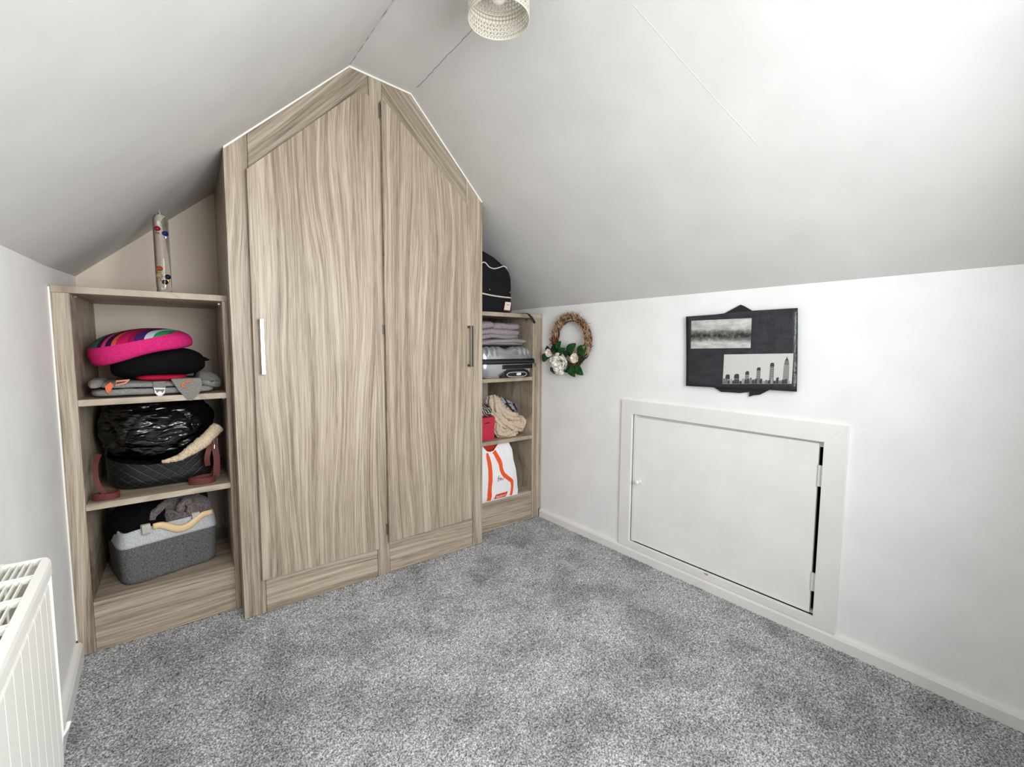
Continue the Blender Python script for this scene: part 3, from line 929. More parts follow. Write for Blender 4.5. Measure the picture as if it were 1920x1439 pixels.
# ------------------------------------------------------------------ left unit, bottom (z 0.172): felt basket
BK_D = cloth('dark_grey_felt', (122, 122, 122), (78, 78, 79), 260, b=0.4, dist=0.003)
BK_L = cloth('light_grey_felt', (212, 214, 216), (176, 178, 182), 260, b=0.4, dist=0.003)
bk = thing('felt_basket', 'two-tone grey felt storage basket with wooden handle on the bottom left shelf', 'basket', (-0.350, 0.315, 0.172))
BA = math.radians(13)
def bk_pt(lx, ly, z):
    c, s_ = math.cos(BA), math.sin(BA)
    return Vector((-0.350 + lx * c - ly * s_, 0.304 + lx * s_ + ly * c, z))
BW = [(0.0, 0.975), (0.03, 0.99), (0.35, 1.0), (0.62, 1.02), (1.0, 0.955)]
BH = 0.195
def bk_fn(t0, t1, off=0.0, inside=False):
    def fn(u, v):
        cx, sy = superell(2 * math.pi * u, 0.30)
        t = t0 + (t1 - t0) * v
        w = interp(BW, t)
        q = bk_pt((0.152 * w + off) * cx, (0.118 * w + off) * sy, 0.1725 + BH * t)
        q += Vector((nz(q, 9, 3), nz(q, 9, 6), 0)) * 0.004
        q.z += 0.005 * math.sin(3 * 2 * math.pi * u) * t * t
        return q
    return fn
bd = MB(); bd.grid(bk_fn(0.0, 0.74), 72, 12, closed_u=True)
n0 = len(bd.v); bd.v.append(tuple(bk_pt(0, 0, 0.1726)))
bd.f += [(n0, i * 12, ((i + 1) % 72) * 12) for i in range(72)]; bd.mi += [0] * 72
bd.build('lower_body', BK_D, bk, smooth=True, solid=0.003)
bl = MB(); bl.grid(bk_fn(0.70, 1.0, 0.0022), 72, 8, closed_u=True)
bl.build('folded_cuff', BK_L, bk, smooth=True, solid=0.005)
bl = MB(); bl.grid(bk_fn(0.5, 0.99, -0.004), 72, 8, closed_u=True)
bl.build('inner_lining', BK_L, bk, smooth=True)
PALE = new_mat('pale_beech', (238, 206, 158), 0.45)
hp = []
for t in np.linspace(0, 1, 22):
    lx = -0.062 + 0.19 * t
    z = 0.1725 + BH + 0.006 - 0.034 * math.sin(math.pi * min(1, max(0, (t - .1) / .75))) ** 1.5
    hp.append(bk_pt(lx, -0.1285 - 0.004 * math.sin(math.pi * t), z))
hr = MB().tube(hp, [0.0105 + 0.0035 * math.sin(math.pi * k / 21) for k in range(22)], 10, flat=0.5)
hr.build('wooden_handle', PALE, bk, smooth=True)
for lx in (-0.082, 0.072):
    q = []
    for (ly, z) in ((-0.121, 0.352), (-0.1285, 0.352), (-0.1335, 0.356), (-0.1345, 0.373), (-0.130, 0.385), (-0.121, 0.386), (-0.112, 0.383), (-0.110, 0.366)):
        q.append(bk_pt(lx, ly, z))
    MB().ribbon(q, [(0, -1, 0.01)] + [tuple(bk_pt(0, -1, 0) - bk_pt(0, 0, 0))] * 3 + [(0, -.7, .7), (0, 0, 1), (0, .7, .7), (0, 1, .01)], 0.025, 0.003).build('felt_tab', cloth('tab_felt', (206, 203, 194), (180, 176, 168), 300), bk)

BLKC = cloth('black_jersey', (13, 13, 16), (7, 7, 9), 300)
def lump(amp, s, seed, top=None):
    def d(p, v):
        q = Vector(p)
        n = Vector(v).normalized()
        q = q + n * (amp * ridge(q, s, seed) + amp * 0.5 * nz(q, s * 2.3, seed + 5))
        if top is not None: q.z = min(q.z, top)
        return q
    return d
m = MB(); m.blob(bk_pt(-0.075, 0.005, 0.352), (0.080, 0.098, 0.088), (0.8, 0.8), 48, 30, lump(0.010, 14, 3, 0.122), Matrix.Rotation(BA, 3, 'Z'))
tag(m.build('black_garment', BLKC, smooth=True), 'black folded garment in the left half of the felt basket', 'garment')
FLUFF = cloth('grey_fluffy_fleece', (140, 130, 128), (92, 84, 83), 120, 1.0, 0.9, 0.008, 0.3)
rb = thing('fluffy_robe', 'grey-brown fluffy robe bundled in the right half of the felt basket', 'robe', tuple(bk_pt(0.07, 0, 0.34)))
m = MB(); m.blob(bk_pt(0.066, 0.0, 0.352), (0.082, 0.100, 0.078), (0.8, 0.8), 64, 40, lump(0.012, 18, 11, 0.115), Matrix.Rotation(BA, 3, 'Z'))
m.v = [tuple(Vector(p) + 0.0025 * Vector((nz(p, 110, 1), nz(p, 110, 4), nz(p, 110, 8)))) for p in m.v]
m.build('bundle', FLUFF, rb, smooth=True)
def fuzzy_tube(pts, r, n=36):
    mm = MB(); P = spline(pts, n)
    mm.tube(P, [r * (0.9 + 0.25 * random.random()) for _ in P], 12)
    mm.v = [tuple(Vector(p) + 0.003 * Vector((nz(p, 100, 2), nz(p, 100, 5), nz(p, 100, 7)))) for p in mm.v]
    return mm
fuzzy_tube([bk_pt(-0.060, -0.075, 0.372), bk_pt(-0.052, -0.080, 0.398), bk_pt(-0.005, -0.060, 0.428), bk_pt(0.05, -0.03, 0.440)], 0.013).build('collar_edge', FLUFF, rb, smooth=True)
fuzzy_tube([bk_pt(0.030, -0.098, 0.400), bk_pt(0.036, -0.104, 0.424), bk_pt(0.050, -0.104, 0.434), bk_pt(0.060, -0.104, 0.418), bk_pt(0.064, -0.104, 0.396), bk_pt(0.050, -0.108, 0.388)], 0.012).build('belt_knot', FLUFF, rb, smooth=True)
fuzzy_tube([bk_pt(0.075, -0.085, 0.384), bk_pt(0.100, -0.082, 0.402), bk_pt(0.125, -0.062, 0.392), bk_pt(0.128, -0.03, 0.378)], 0.014).build('belt_end', FLUFF, rb, smooth=True)
DGR = cloth('charcoal_fleece', (58, 54, 56), (30, 28, 31), 140, 1.0, 0.9, 0.006)
m = MB(); m.blob(bk_pt(0.10, 0.060, 0.405), (0.062, 0.056, 0.058), (0.85, 0.85), 48, 30, lump(0.010, 22, 31, 0.062))
tag(m.build('dark_scarf', DGR, smooth=True), 'charcoal fluffy scarf behind the grey robe at the back of the basket', 'scarf')

# ------------------------------------------------------------------ right unit: rucksack on top (z 1.2197)
CANV = cloth('black_canvas', (30, 30, 33), (20, 20, 23), 500, 0.8, 0.25)
rk = thing('rucksack', 'black canvas rucksack with cream piping on top of the right shelf unit', 'rucksack', (1.10, 0.25, 1.2197))
prof = [(0.985, 1.2205), (1.2455, 1.2205), (1.2505, 1.30), (1.2525, 1.372), (1.2485, 1.415), (1.232, 1.448), (1.205, 1.468), (1.165, 1.492), (1.120, 1.515), (1.05, 1.541), (0.990, 1.552)]
rkm = MB()
def rk_front(x, z):
    return 0.112 + 0.012 * ((x - 1.11) / 0.14) ** 2 + 0.02 * max(0, z - 1.44) + 0.004 * nz((x, 0, z), 11, 3)
cen = Vector((1.115, 0, 1.36))
def rk_pts(scale, y, fr):
    out = []
    for x, z in prof:
        q = cen + (Vector((x, 0, z)) - cen) * scale
        if fr: q.y = rk_front(q.x, q.z) + y
        else: q.y = y
        q.z = max(q.z, 1.2202)
        out.append(q)
    return out
layers = [rk_pts(0.05, 0, True), rk_pts(0.5, 0, True), rk_pts(0.8, 0, True), rk_pts(0.975, 0.0005, True), rk_pts(1.0, 0.006, True), rk_pts(1.0, 0.26, False), rk_pts(0.93, 0.285, False), rk_pts(0.05, 0.29, False)]
vs = [p for l in layers for p in l]; n = len(prof)
fs = []
for k in range(len(layers) - 1):
    for i in range(n):
        fs.append((k * n + i, k * n + (i + 1) % n, (k + 1) * n + (i + 1) % n, (k + 1) * n + i))
fs.append(tuple(range(n))); fs.append(tuple((len(layers) - 1) * n + i for i in range(n)))
rkm.add(vs, fs).build('body', CANV, rk, smooth=False, bevel=0.006, seg=3)
CREAM = new_mat('cream_piping', (214, 205, 186), 0.6)
def on_front(pts, off=-0.003, n=30):
    return [(p.x, rk_front(p.x, p.z) + off, p.z) for p in spline([(x, 0, z) for x, z in pts], n)]
MB().tube(on_front([(0.99, 1.445), (1.03, 1.467), (1.052, 1.480), (1.068, 1.474), (1.086, 1.459), (1.118, 1.453), (1.155, 1.463), (1.190, 1.474), (1.214, 1.465)]), 0.0032, 8).build('piping', CREAM, rk, smooth=True)
MB().tube(on_front([(0.99, 1.325), (1.0377, 1.317), (1.10, 1.3095), (1.17, 1.306), (1.243, 1.306)]), 0.0042, 8).build('piping', CREAM, rk, smooth=True)
fx_ = [(0.99, 1.33), (1.25, 1.312), (1.25, 1.318), (0.99, 1.336)]
for (x, z) in ((1.090, 1.3398), (1.2365, 1.334)):
    MB().lathe([(0, -0.008), (0.004, -0.008), (0.007, -0.005), (0.0075, -0.001), (0.0075, 0.003)], (x, rk_front(x, z), z), 16, 'y').build('stud', NICKEL, rk, smooth=True)
MAR = new_mat('maroon_backing', (66, 22, 30), 0.7)
MB().prism([(1.184, 1.228), (1.240, 1.224), (1.2415, 1.284), (1.194, 1.284)], 0.1085, 0.122).build('label_backing', MAR, rk)
MB().prism([(1.186, 1.236), (1.2275, 1.234), (1.236, 1.279), (1.196, 1.280)], 0.1068, 0.1086).build('label_patch', new_mat('cream_label', (226, 214, 196), 0.6), rk)
MB().prism([(1.206, 1.262), (1.222, 1.263), (1.220, 1.268), (1.214, 1.265), (1.208, 1.267)], 0.1062, 0.1069).build('label_print', new_mat('brown_print', (110, 90, 74), 0.6), rk)
sp_ = spline([(1.236, 0.24, 1.2235), (1.27, 0.19, 1.2220), (1.305, 0.13, 1.2220), (1.335, 0.100, 1.2225), (1.352, 0.0905, 1.2170), (1.375, 0.0895, 1.198), (1.399, 0.089, 1.170)], 26)
nrs = [(0, 0, 1)] * 14 + [(0, -0.3, 0.9)] * 3 + [(0, -0.7, 0.6)] * 3 + [(0.2, -1, 0.1)] * 6
MB().ribbon(sp_, nrs, 0.015, 0.003).build('strap', new_mat('black_webbing', (22, 22, 24), 0.7), rk)

# ------------------------------------------------------------------ right unit: suitcase and blanket (shelf at z 0.857)
SILV = new_mat('silver_shell', (188, 190, 193), 0.24, 0.72, 0.6)
BLKP = new_mat('black_plastic', (16, 17, 20), 0.35)
sc = thing('suitcase', 'ribbed silver hard-shell suitcase lying flat under the folded blanket', 'suitcase', (1.20, 0.3, 0.857))
SX0, SX1, SY0, SY1 = 1.000, 1.3865, 0.066, 0.52
def shell(z0, z1, open_up, ribs):
    m = MB(); cx, cy = (SX0 + SX1) / 2, (SY0 + SY1) / 2
    H = z1 - z0; NU, NV = 360, 16
    def fn(u, v):
        c, s_ = superell(2 * math.pi * u, 0.3)
        # v 0 = open edge, 1 = crown centre
        if v < 0.18:
            w = 1.0; zz = H * 0.22 * v / 0.18
        elif v < 0.75:
            t = (v - .18) / .57 * math.pi / 2
            w = 1.0 - 0.17 * (1 - math.cos(t)); zz = H * (0.22 + 0.78 * math.sin(t))
        else:
            w = 0.83 * (1 - (v - .75) / .25); zz = H
        x = cx + (SX1 - SX0) / 2 * w * c; y = cy + (SY1 - SY0) / 2 * w * s_
        if ribs and v > 0.18:
            ph = (x - cx) / 0.036
            rr_ = abs(math.sin(math.pi * ph))
            fade = min(1, (v - .18) / .15) * min(1, max(0, (0.172 - abs(x - cx)) / 0.02))
            d = -0.015 * (1 - rr_ ** 0.45) * fade
            zz += d * min(1, v / .6); y += d * (-1 if s_ < 0 else 1) * (w > .8)
        return (x, y, z0 + zz if open_up else z1 - zz)
    m.grid(fn, NU, NV, closed_u=True)
    return m
shell(0.965, 1.034, True, True).build('top_shell', SILV, sc, smooth=True)
shell(0.8575, 0.9365, False, False).build('bottom_shell', SILV, sc, smooth=True)
bnd = MB(); bnd.prism([(SX0 + .004, 0.9365), (SX1 - .002, 0.9365), (SX1 - .002, 0.966), (SX0 + .004, 0.966)], SY0 + .003, SY1 - .004)
bnd.build('zip_band', BLKP, sc, bevel=0.008)
MB().prism([(SX0 + .01, 0.9465), (SX1 - .005, 0.9465), (SX1 - .005, 0.9525), (SX0 + .01, 0.9525)], SY0 + .0005, SY0 + .004).build('zip_teeth', new_mat('zip_grey', (52, 56, 62), 0.4), sc)
MB().prism([(1.145, 0.9085), (1.358, 0.9095), (1.358, 0.9335), (1.145, 0.9325)], SY0 - 0.0065, SY0 + .02).build('top_grip', BLKP, sc, bevel=0.003)
MB().prism([(1.136, 0.8600), (1.336, 0.8600), (1.340, 0.876), (1.326, 0.900), (1.300, 0.9075), (1.180, 0.9065), (1.156, 0.894)], SY0 - 0.005, SY0 + .02).build('handle_plate', BLKP, sc, bevel=0.003)
hh = MB()
for zz in (0.868, 0.889):
    hh.tube(spline([(1.168, SY0 - 0.009, 0.8785), (1.185, SY0 - 0.011, zz), (1.24, SY0 - 0.013, zz + (zz - .8785) * .25), (1.295, SY0 - 0.011, zz), (1.312, SY0 - 0.009, 0.8785)], 20), 0.0026, 8)
hh.build('carry_handle', new_mat('satin_steel', (214, 212, 200), 0.3, 0.6), sc, smooth=True)
MB().prism([(1.240, 0.8725), (1.270, 0.873), (1.270, 0.887), (1.240, 0.8865)], SY0 - 0.0105, SY0 - .004).build('handle_badge', WHITE, sc, bevel=0.001)
MB().tube([(SX1 + .001, SY0 + .02, 0.945), (SX1 + .004, SY0 + .004, 0.93), (SX1 + .002, SY0 + .004, 0.915)], 0.003, 6).build('zip_puller', NICKEL, sc)

KNIT = cloth('lilac_grey_knit', (174, 166, 166), (126, 118, 121), 300, 1.0, 0.7, 0.004)
bkt = MB()
def fold(x0, x1, y0, y1, z0, z1, seed, amp=0.006):
    slabby(bkt, x0, x1, y0, y1, z0, z1, seed, amp, (0.42, 0.62), 100, 24)
fold(0.992, 1.372, 0.112, 0.46, 1.0345, 1.066, 1, 0.006)
fold(1.035, 1.387, 0.098, 0.44, 1.044, 1.080, 4, 0.008)
fold(0.992, 1.330, 0.108, 0.45, 1.066, 1.108, 7, 0.010)
fold(0.992, 1.336, 0.104, 0.45, 1.088, 1.136, 10, 0.010)
fold(0.992, 1.142, 0.106, 0.44, 1.116, 1.174, 13, 0.010)
fold(1.120, 1.332, 0.112, 0.44, 1.114, 1.170, 16, 0.010)
tag(bkt.build('folded_blanket', KNIT, smooth=True), 'folded lilac-grey knitted blanket on top of the silver suitcase', 'blanket')

# ------------------------------------------------------------------ right unit: second shelf (z 0.509)
REDB = new_mat('crimson_card', (190, 32, 66), 0.5)
bx = thing('red_box', 'crimson card box with lid on the right unit beside the beige scarf', 'box', (1.06, 0.23, 0.509))
MB().box(0.992, 1.1405, 0.132, 0.33, 0.5095, 0.592).build('box_body', REDB, bx, bevel=0.0015)
MB().box(0.9905, 1.1425, 0.130, 0.332, 0.588, 0.638).build('lid', REDB, bx, bevel=0.0018)
MB().prism([(1.071, 0.6045), (1.106, 0.606), (1.105, 0.611), (1.092, 0.6125), (1.072, 0.6095)], 0.1288, 0.1302).build('label_slot', new_mat('dark_print', (96, 14, 34), 0.5), bx)

def zebra_mat():
    m = new_mat('monochrome_print', (30, 30, 32), 0.8)
    n = N(m, 'ShaderNodeTexWave'); n.inputs['Scale'].default_value = 26; n.inputs['Distortion'].default_value = 9; n.inputs['Detail'].default_value = 2
    L(m, mapped(m, (1, .4, .6), rot=(0.4, 0.9, 0.3)), n.inputs['Vector'])
    L(m, ramp(m, n.outputs['Fac'], [(0.45, (24, 24, 27)), (0.62, (168, 160, 154))]), bsdf(m).inputs['Base Color'])
    return m
m = MB(); m.blob((1.075, 0.235, 0.668), (0.086, 0.088, 0.036), (0.8, 0.8), 56, 32, lump(0.009, 20, 41))
m.v = [(x, y, max(z, 0.6385)) for x, y, z in m.v]
tag(m.build('patterned_cloth', zebra_mat(), smooth=True), 'black and white patterned cloth crumpled on the red box', 'cloth')

def beige_mat():
    m = new_mat('beige_print_cotton', (190, 166, 138), 0.9, spec=0.1)
    n = N(m, 'ShaderNodeTexVoronoi'); n.inputs['Scale'].default_value = 62
    L(m, mapped(m, (1, 1, 1)), n.inputs['Vector'])
    L(m, ramp(m, n.outputs['Distance'], [(0.10, (158, 132, 110)), (0.26, (206, 188, 166))]), bsdf(m).inputs['Base Color'])
    bump(m, noise_n(m, mapped(m, (30, 30, 12), rot=(0, 0.7, 0)), 1.0, 3), 0.7, 0.012)
    return m
BEI = beige_mat()
sf = MB()
def crump(pts, r, seed, n=60, k=48, flat=1.0):
    P = spline(pts, n)
    rr_ = [interp([(0, r * .55), (0.12, r), (0.88, r), (1, r * .5)], i / (n - 1)) for i in range(n)]
    t = MB(); t.tube(P, rr_, k, flat=flat)
    out = []; ti = 0
    for p in t.v:
        q = Vector(p)
        f = 0.006 * ridge((q.x + q.z * .6, q.y, q.z * .5 - q.x), 26, seed) + 0.004 * ridge(q, 60, seed + 4)
        # push away from the nearest path point
        c = min(P, key=lambda c: (c - q).length_squared)
        d = (q - c); d = d.normalized() if d.length > 1e-6 else Vector((0, 0, 1))
        kk = ti % k; th_ = 2 * math.pi * kk / k; al = (ti // k) / n
        f += r * 0.62 * (abs(math.sin(3.0 * th_ + 2.2 * math.sin(6 * al + seed) + seed)) ** 0.7 - 0.78)
        ti += 1
        out.append(q + d * f)
    sf.add(out, t.f)
crump([(1.168, 0.20, 0.752), (1.172, 0.19, 0.715), (1.192, 0.17, 0.665), (1.235, 0.16, 0.630), (1.300, 0.16, 0.607), (1.345, 0.18, 0.598)], 0.031, 1, flat=1.1)
crump([(1.205, 0.22, 0.738), (1.215, 0.20, 0.690), (1.245, 0.19, 0.655), (1.300, 0.19, 0.632)], 0.024, 3)
crump([(1.150, 0.18, 0.668), (1.170, 0.155, 0.628), (1.215, 0.145, 0.592), (1.285, 0.145, 0.570), (1.340, 0.150, 0.560), (1.362, 0.165, 0.585), (1.340, 0.18, 0.612)], 0.023, 7)
crump([(1.165, 0.16, 0.600), (1.176, 0.150, 0.560), (1.215, 0.150, 0.538), (1.28, 0.155, 0.530), (1.30, 0.17, 0.535)], 0.026, 9)
crump([(1.19, 0.23, 0.535), (1.24, 0.25, 0.54), (1.32, 0.24, 0.54)], 0.026, 12)
crump([(1.20, 0.23, 0.60), (1.25, 0.24, 0.60), (1.32, 0.24, 0.59)], 0.035, 14)
sf.v = [(min(x, 1.392 + SK * (y - .098) - .002), y, max(z, 0.5105)) for x, y, z in sf.v]
sf.v = [(max(x, 1.146) if z < 0.645 and y < 0.34 else x, y, z) for x, y, z in sf.v]
tag(sf.build('beige_scarf', BEI, smooth=True), 'crumpled beige printed scarf heaped beside the red box', 'scarf')

GSC = new_mat('slate_stripe_cloth', (120, 124, 128), 0.8)
def gs():
    n = N(GSC, 'ShaderNodeTexWave'); n.inputs['Scale'].default_value = 14; n.inputs['Distortion'].default_value = 5
    L(GSC, mapped(GSC, (1, 1, 1), rot=(0.3, 0.6, 0.9)), n.inputs['Vector'])
    L(GSC, ramp(GSC, n.outputs['Fac'], [(0.35, (38, 40, 46)), (0.55, (158, 164, 168))]), bsdf(GSC).inputs['Base Color'])
gs()
sf = MB()
crump([(1.245, 0.262, 0.705), (1.285, 0.252, 0.690), (1.325, 0.238, 0.668), (1.368, 0.222, 0.642)], 0.026, 21)
crump([(1.255, 0.285, 0.672), (1.30, 0.275, 0.650), (1.36, 0.265, 0.630)], 0.026, 25)
sf.v = [(min(x, 1.392 + SK * (y - .098) - .002), y, z) for x, y, z in sf.v]
tag(sf.build('slate_scarf', GSC, smooth=True), 'slate grey and black scarf tucked behind the beige scarf', 'scarf')

# ------------------------------------------------------------------ right unit: carrier bag on the bottom shelf (z 0.172)
POLY = new_mat('white_polythene', (240, 240, 241), 0.3, spec=0.5)
POLY_O = new_mat('orange_print', (240, 84, 24), 0.32, spec=0.5)
cbg = thing('carrier_bag', 'white plastic carrier bag with orange stripes at the bottom of the right unit', 'carrier bag', (1.13, 0.17, 0.1725))
def cb_right(z): return interp([(0.1725, 1.2860), (0.20, 1.2890), (0.245, 1.2830), (0.31, 1.2735), (0.36, 1.262), (0.40, 1.252), (0.44, 1.2555), (0.488, 1.2330)], z)
def cb_front(x, z):
    base = interp([(0.1725, 0.0935), (0.19, 0.0890), (0.30, 0.090), (0.40, 0.100), (0.487, 0.125)], z)
    return base + 0.010 * max(0, (x - 1.235)) / 0.05 + 0.005 * nz((x, 0, z), 14, 2) + 0.006 * abs(nz((x * 1.4, 0, z * .7 + x), 22, 5))
def cb_notch(x):
    # top edge of the front sheet dips at the hand opening
    return interp([(0.99, 0.487), (1.052, 0.487), (1.072, 0.452), (1.092, 0.446), (1.112, 0.450), (1.150, 0.476), (1.165, 0.487), (1.25, 0.487)], x)
fr = MB()
NXc, NZc = 56, 46
def cbf(u, v):
    v2 = v
    x0 = 0.993
    z = 0.1725 + 0.3145 * v2
    x = x0 + (cb_right(z) - x0) * u
    top = cb_notch(x); z = 0.1725 + (top - 0.1725) * v2
    x = x0 + (cb_right(z) - x0) * u
    return (x, cb_front(x, z), z)
fr.grid(cbf, NXc, NZc)
fr.build('front_sheet', POLY, cbg, smooth=True)
sd = MB()
def cbs(u, v):
    z = 0.1725 + 0.3145 * v
    x = cb_right(z)
    y = cb_front(x, z) + u * interp([(0.1725, 0.15), (0.487, 0.08)], z)
    return (x - 0.02 * math.sin(math.pi * u) * v + 0.002 * nz((x, y, z), 30, 8), y, z)
sd.grid(cbs, 10, NZc)
sd.build('side_gusset', POLY, cbg, smooth=True)
bk_ = MB()
def cbb(u, v):
    z = 0.1725 + 0.3145 * v
    x = 0.993 + (cb_right(z) - 0.993) * u
    return (x, cb_front(x, z) + interp([(0.1725, 0.15), (0.487, 0.08)], z), z)
bk_.grid(cbb, 20, 16)
bk_.build('back_sheet', POLY, cbg, smooth=True)
bt = MB(); bt.grid(lambda u, v: (0.993 + (1.286 - 0.993) * u, 0.0935 + 0.15 * v, 0.1728), 8, 4); bt.build('base_sheet', POLY, cbg)
MB().grid(lambda u, v: (1.045 + 0.115 * u, 0.150 - 0.012 * u, 0.395 + 0.089 * v), 6, 6).build('inner_lining', new_mat('red_orange_inside', (196, 52, 26), 0.5), cbg, solid=0.001)
def stripe(pts, widths, n=50):
    P = spline([(x, 0, z) for x, z in pts], n)
    wm = MB()
    def fn(u, v):
        i = round(u * (n - 1)); p = P[i]
        a = P[max(i - 1, 0)]; b_ = P[min(i + 1, n - 1)]
        tg = (b_ - a).normalized(); sdv = Vector((tg.z, 0, -tg.x))
        w = interp(widths, u)
        q = p + sdv * (v - .5) * w
        return (q.x, cb_front(q.x, q.z) - 0.0012, q.z)
    wm.grid(fn, n, 5)
    return wm
stripe([(1.075, 0.444), (1.0785, 0.415), (1.0850, 0.36), (1.0830, 0.29), (1.0780, 0.22), (1.0715, 0.1775)], [(0, 0.012), (0.2, 0.022), (0.5, 0.029), (1, 0.030)]).build('orange_stripe', POLY_O, cbg, smooth=True)
stripe([(1.1230, 0.4475), (1.140, 0.415), (1.160, 0.375), (1.1645, 0.340), (1.176, 0.312), (1.206, 0.284), (1.232, 0.262), (1.2385, 0.235), (1.2375, 0.205), (1.230, 0.178)], [(0, 0.026), (0.4, 0.025), (0.75, 0.020), (1, 0.021)]).build('orange_stripe', POLY_O, cbg, smooth=True)
lb = MB()
lc = [(1.1065, 0.1795), (1.190, 0.1765), (1.2085, 0.2065), (1.1185, 0.2045)]
def lbf(u, v):
    a = Vector((lc[0][0], 0, lc[0][1])).lerp(Vector((lc[1][0], 0, lc[1][1])), u)
    b_ = Vector((lc[3][0], 0, lc[3][1])).lerp(Vector((lc[2][0], 0, lc[2][1])), u)
    q = a.lerp(b_, v)
    return (q.x, cb_front(q.x, q.z) - 0.0012, q.z)
lb.grid(lbf, 14, 6); lb.build('orange_panel', new_mat('red_orange_print', (226, 62, 30), 0.35), cbg, smooth=True)
def text_mesh(name, body, size, loc, rot, mat, par, ext=0.0004, shear=0.0):
    c = bpy.data.curves.new(name, 'FONT'); c.body = body; c.size = size; c.extrude = ext; c.shear = shear
    c.align_x = 'CENTER'; c.align_y = 'CENTER'
    tmp = bpy.data.objects.new(name, c); COL.objects.link(tmp)
    bpy.context.view_layer.update()
    me = bpy.data.meshes.new_from_object(tmp.evaluated_get(bpy.context.evaluated_depsgraph_get()))
    bpy.data.objects.remove(tmp, do_unlink=True); bpy.data.curves.remove(c)
    me.name = name
    o = bpy.data.objects.new(name, me); COL.objects.link(o)
    o.parent = par; o.location = Vector(loc) - par.location; o.rotation_euler = rot
    me.materials.clear(); me.materials.append(mat)
    return o
text_mesh('printed_name', "Sainsbury's", 0.0165, (1.1545, 0.0855, 0.1915), (math.pi / 2, 0, 0), WHITE, cbg, 0.0003, 0.12)
mk = MB()
MKM = new_mat('brown_red_print', (150, 78, 64), 0.5)
for pth in ([(1.1365, 0.2745), (1.1375, 0.300), (1.1445, 0.309)], [(1.1375, 0.298), (1.1435, 0.290)], [(1.150, 0.279), (1.150, 0.296), (1.156, 0.294), (1.156, 0.280)], [(1.161, 0.2905), (1.166, 0.280), (1.171, 0.281), (1.176, 0.292)]):
    mk.tube([(x, cb_front(x, z) - 0.0014, z) for x, z in pth], 0.0016, 6)
mk.build('printed_mark', MKM, cbg)

# ------------------------------------------------------------------ twig wreath on the right wall
wrt = thing('wreath', 'round twig wreath with white flowers and green leaves hanging on the right wall', 'wreath', (1.4667, -0.163, 1.062))
WC = Vector((1.441, -0.163, 1.062))
TW_D = cloth('dark_vine', (92, 58, 40), (56, 34, 25), 180, 0.85, 0.6, 0.004)
TW_M = cloth('brown_twig', (136, 98, 72), (94, 64, 46), 180, 0.85, 0.5, 0.004)
TW_L = cloth('pale_twig', (214, 188, 160), (168, 136, 108), 180, 0.9, 0.5, 0.004)
def ring_pt(a, rr, x=0.0):
    """a measured anticlockwise as seen from inside the room, 0 = towards the wardrobe side"""
    return WC + Vector((x, rr * 0.97 * math.cos(a), rr * 1.0 * math.sin(a)))
for k in range(9):
    m = MB()
    ph = 2 * math.pi * k / 9; tw = random.choice((3, 4, 5)); r0 = 0.013 + 0.004 * random.random()
    pts = []
    for i in range(72):
        a = 2 * math.pi * i / 72
        q = a * tw + ph
        rad = 0.128 + r0 * math.cos(q) + 0.002 * math.sin(9 * a + k)
        pts.append(ring_pt(a, rad, r0 * math.sin(q)))
    m.tube(pts, 0.0048, 6, closed=True)
    m.build('vine', TW_D if k % 3 else TW_M, wrt, smooth=True)
def twigs(count, a0, a1, mat, name, spread=1.0, lm=1.0):
    m = MB()
    for _ in range(count):
        a = a0 + (a1 - a0) * random.random()
        base_r = 0.128 + (random.random() - .45) * 0.036
        xx = (random.random() * 1.2 - 0.9) * 0.018
        p0 = ring_pt(a, base_r, xx)
        tang = Vector((0, -math.sin(a), math.cos(a))); rad = Vector((0, math.cos(a), math.sin(a)))
        d = (tang * random.choice((0.8, 0.9, 0.6, -0.5)) + rad * (random.random() * 1.3 - 0.35) * spread + Vector((-1, 0, 0)) * random.random() * 0.7).normalized()
        ln = (0.012 + 0.018 * random.random()) * lm
        side_ = Vector((random.random() - .5, random.random() - .5, random.random() - .5)) * 0.4
        p1 = p0 + d * ln * .5; p2 = p0 + (d + side_) * ln
        p2.x = min(p2.x, 1.464)
        m.tube([p0, p1, p2], [0.0019, 0.0015, 0.0006], 4)
    o = m.build(name, mat, wrt)
    o['kind'] = 'stuff'
twigs(900, math.radians(10), math.radians(200), TW_L, 'pale_twigs', 1.3, 1.25)
twigs(420, math.radians(-10), math.radians(185), TW_M, 'brown_twigs', 0.9)
twigs(150, math.radians(180), math.radians(330), TW_M, 'lower_twigs', 0.3)
MB().tube([ring_pt(math.radians(192), 0.135), ring_pt(math.radians(191), 0.158, -0.004), ring_pt(math.radians(187), 0.172, -0.006)], [0.003, 0.0022, 0.0012], 6).build('loose_twig', TW_D, wrt)
LEAFM = cloth('glossy_leaf', (44, 92, 42), (24, 60, 28), 60, 0.35, 0.15, 0.002)
LEAFM2 = cloth('dark_leaf', (28, 62, 36), (16, 40, 24), 60, 0.35, 0.15, 0.002)
def leaf(base, tip, w, mat, lift=0.012):
    b0 = Vector((1.434, base[0], base[1])); t0 = Vector((1.428, tip[0], tip[1])); t0 = b0 + (t0 - b0) * 1.12; w = w * 1.2
    ax = t0 - b0; ln = ax.length; ax.normalize()
    nrm = Vector((-1, 0, 0)); sdv = ax.cross(nrm).normalized()
    m = MB()
    def fn(u, v):
        k = math.sin(math.pi * min(1, u * 0.93 + 0.05)) ** 0.8
        s_ = (v - .5) * 2
        return b0 + ax * ln * u + sdv * s_ * w * .5 * k + nrm * (lift * math.sin(math.pi * u) + 0.006 * abs(s_) * k)
    m.grid(fn, 9, 5)
    m.build('leaf', mat, wrt, smooth=True, solid=0.0008)
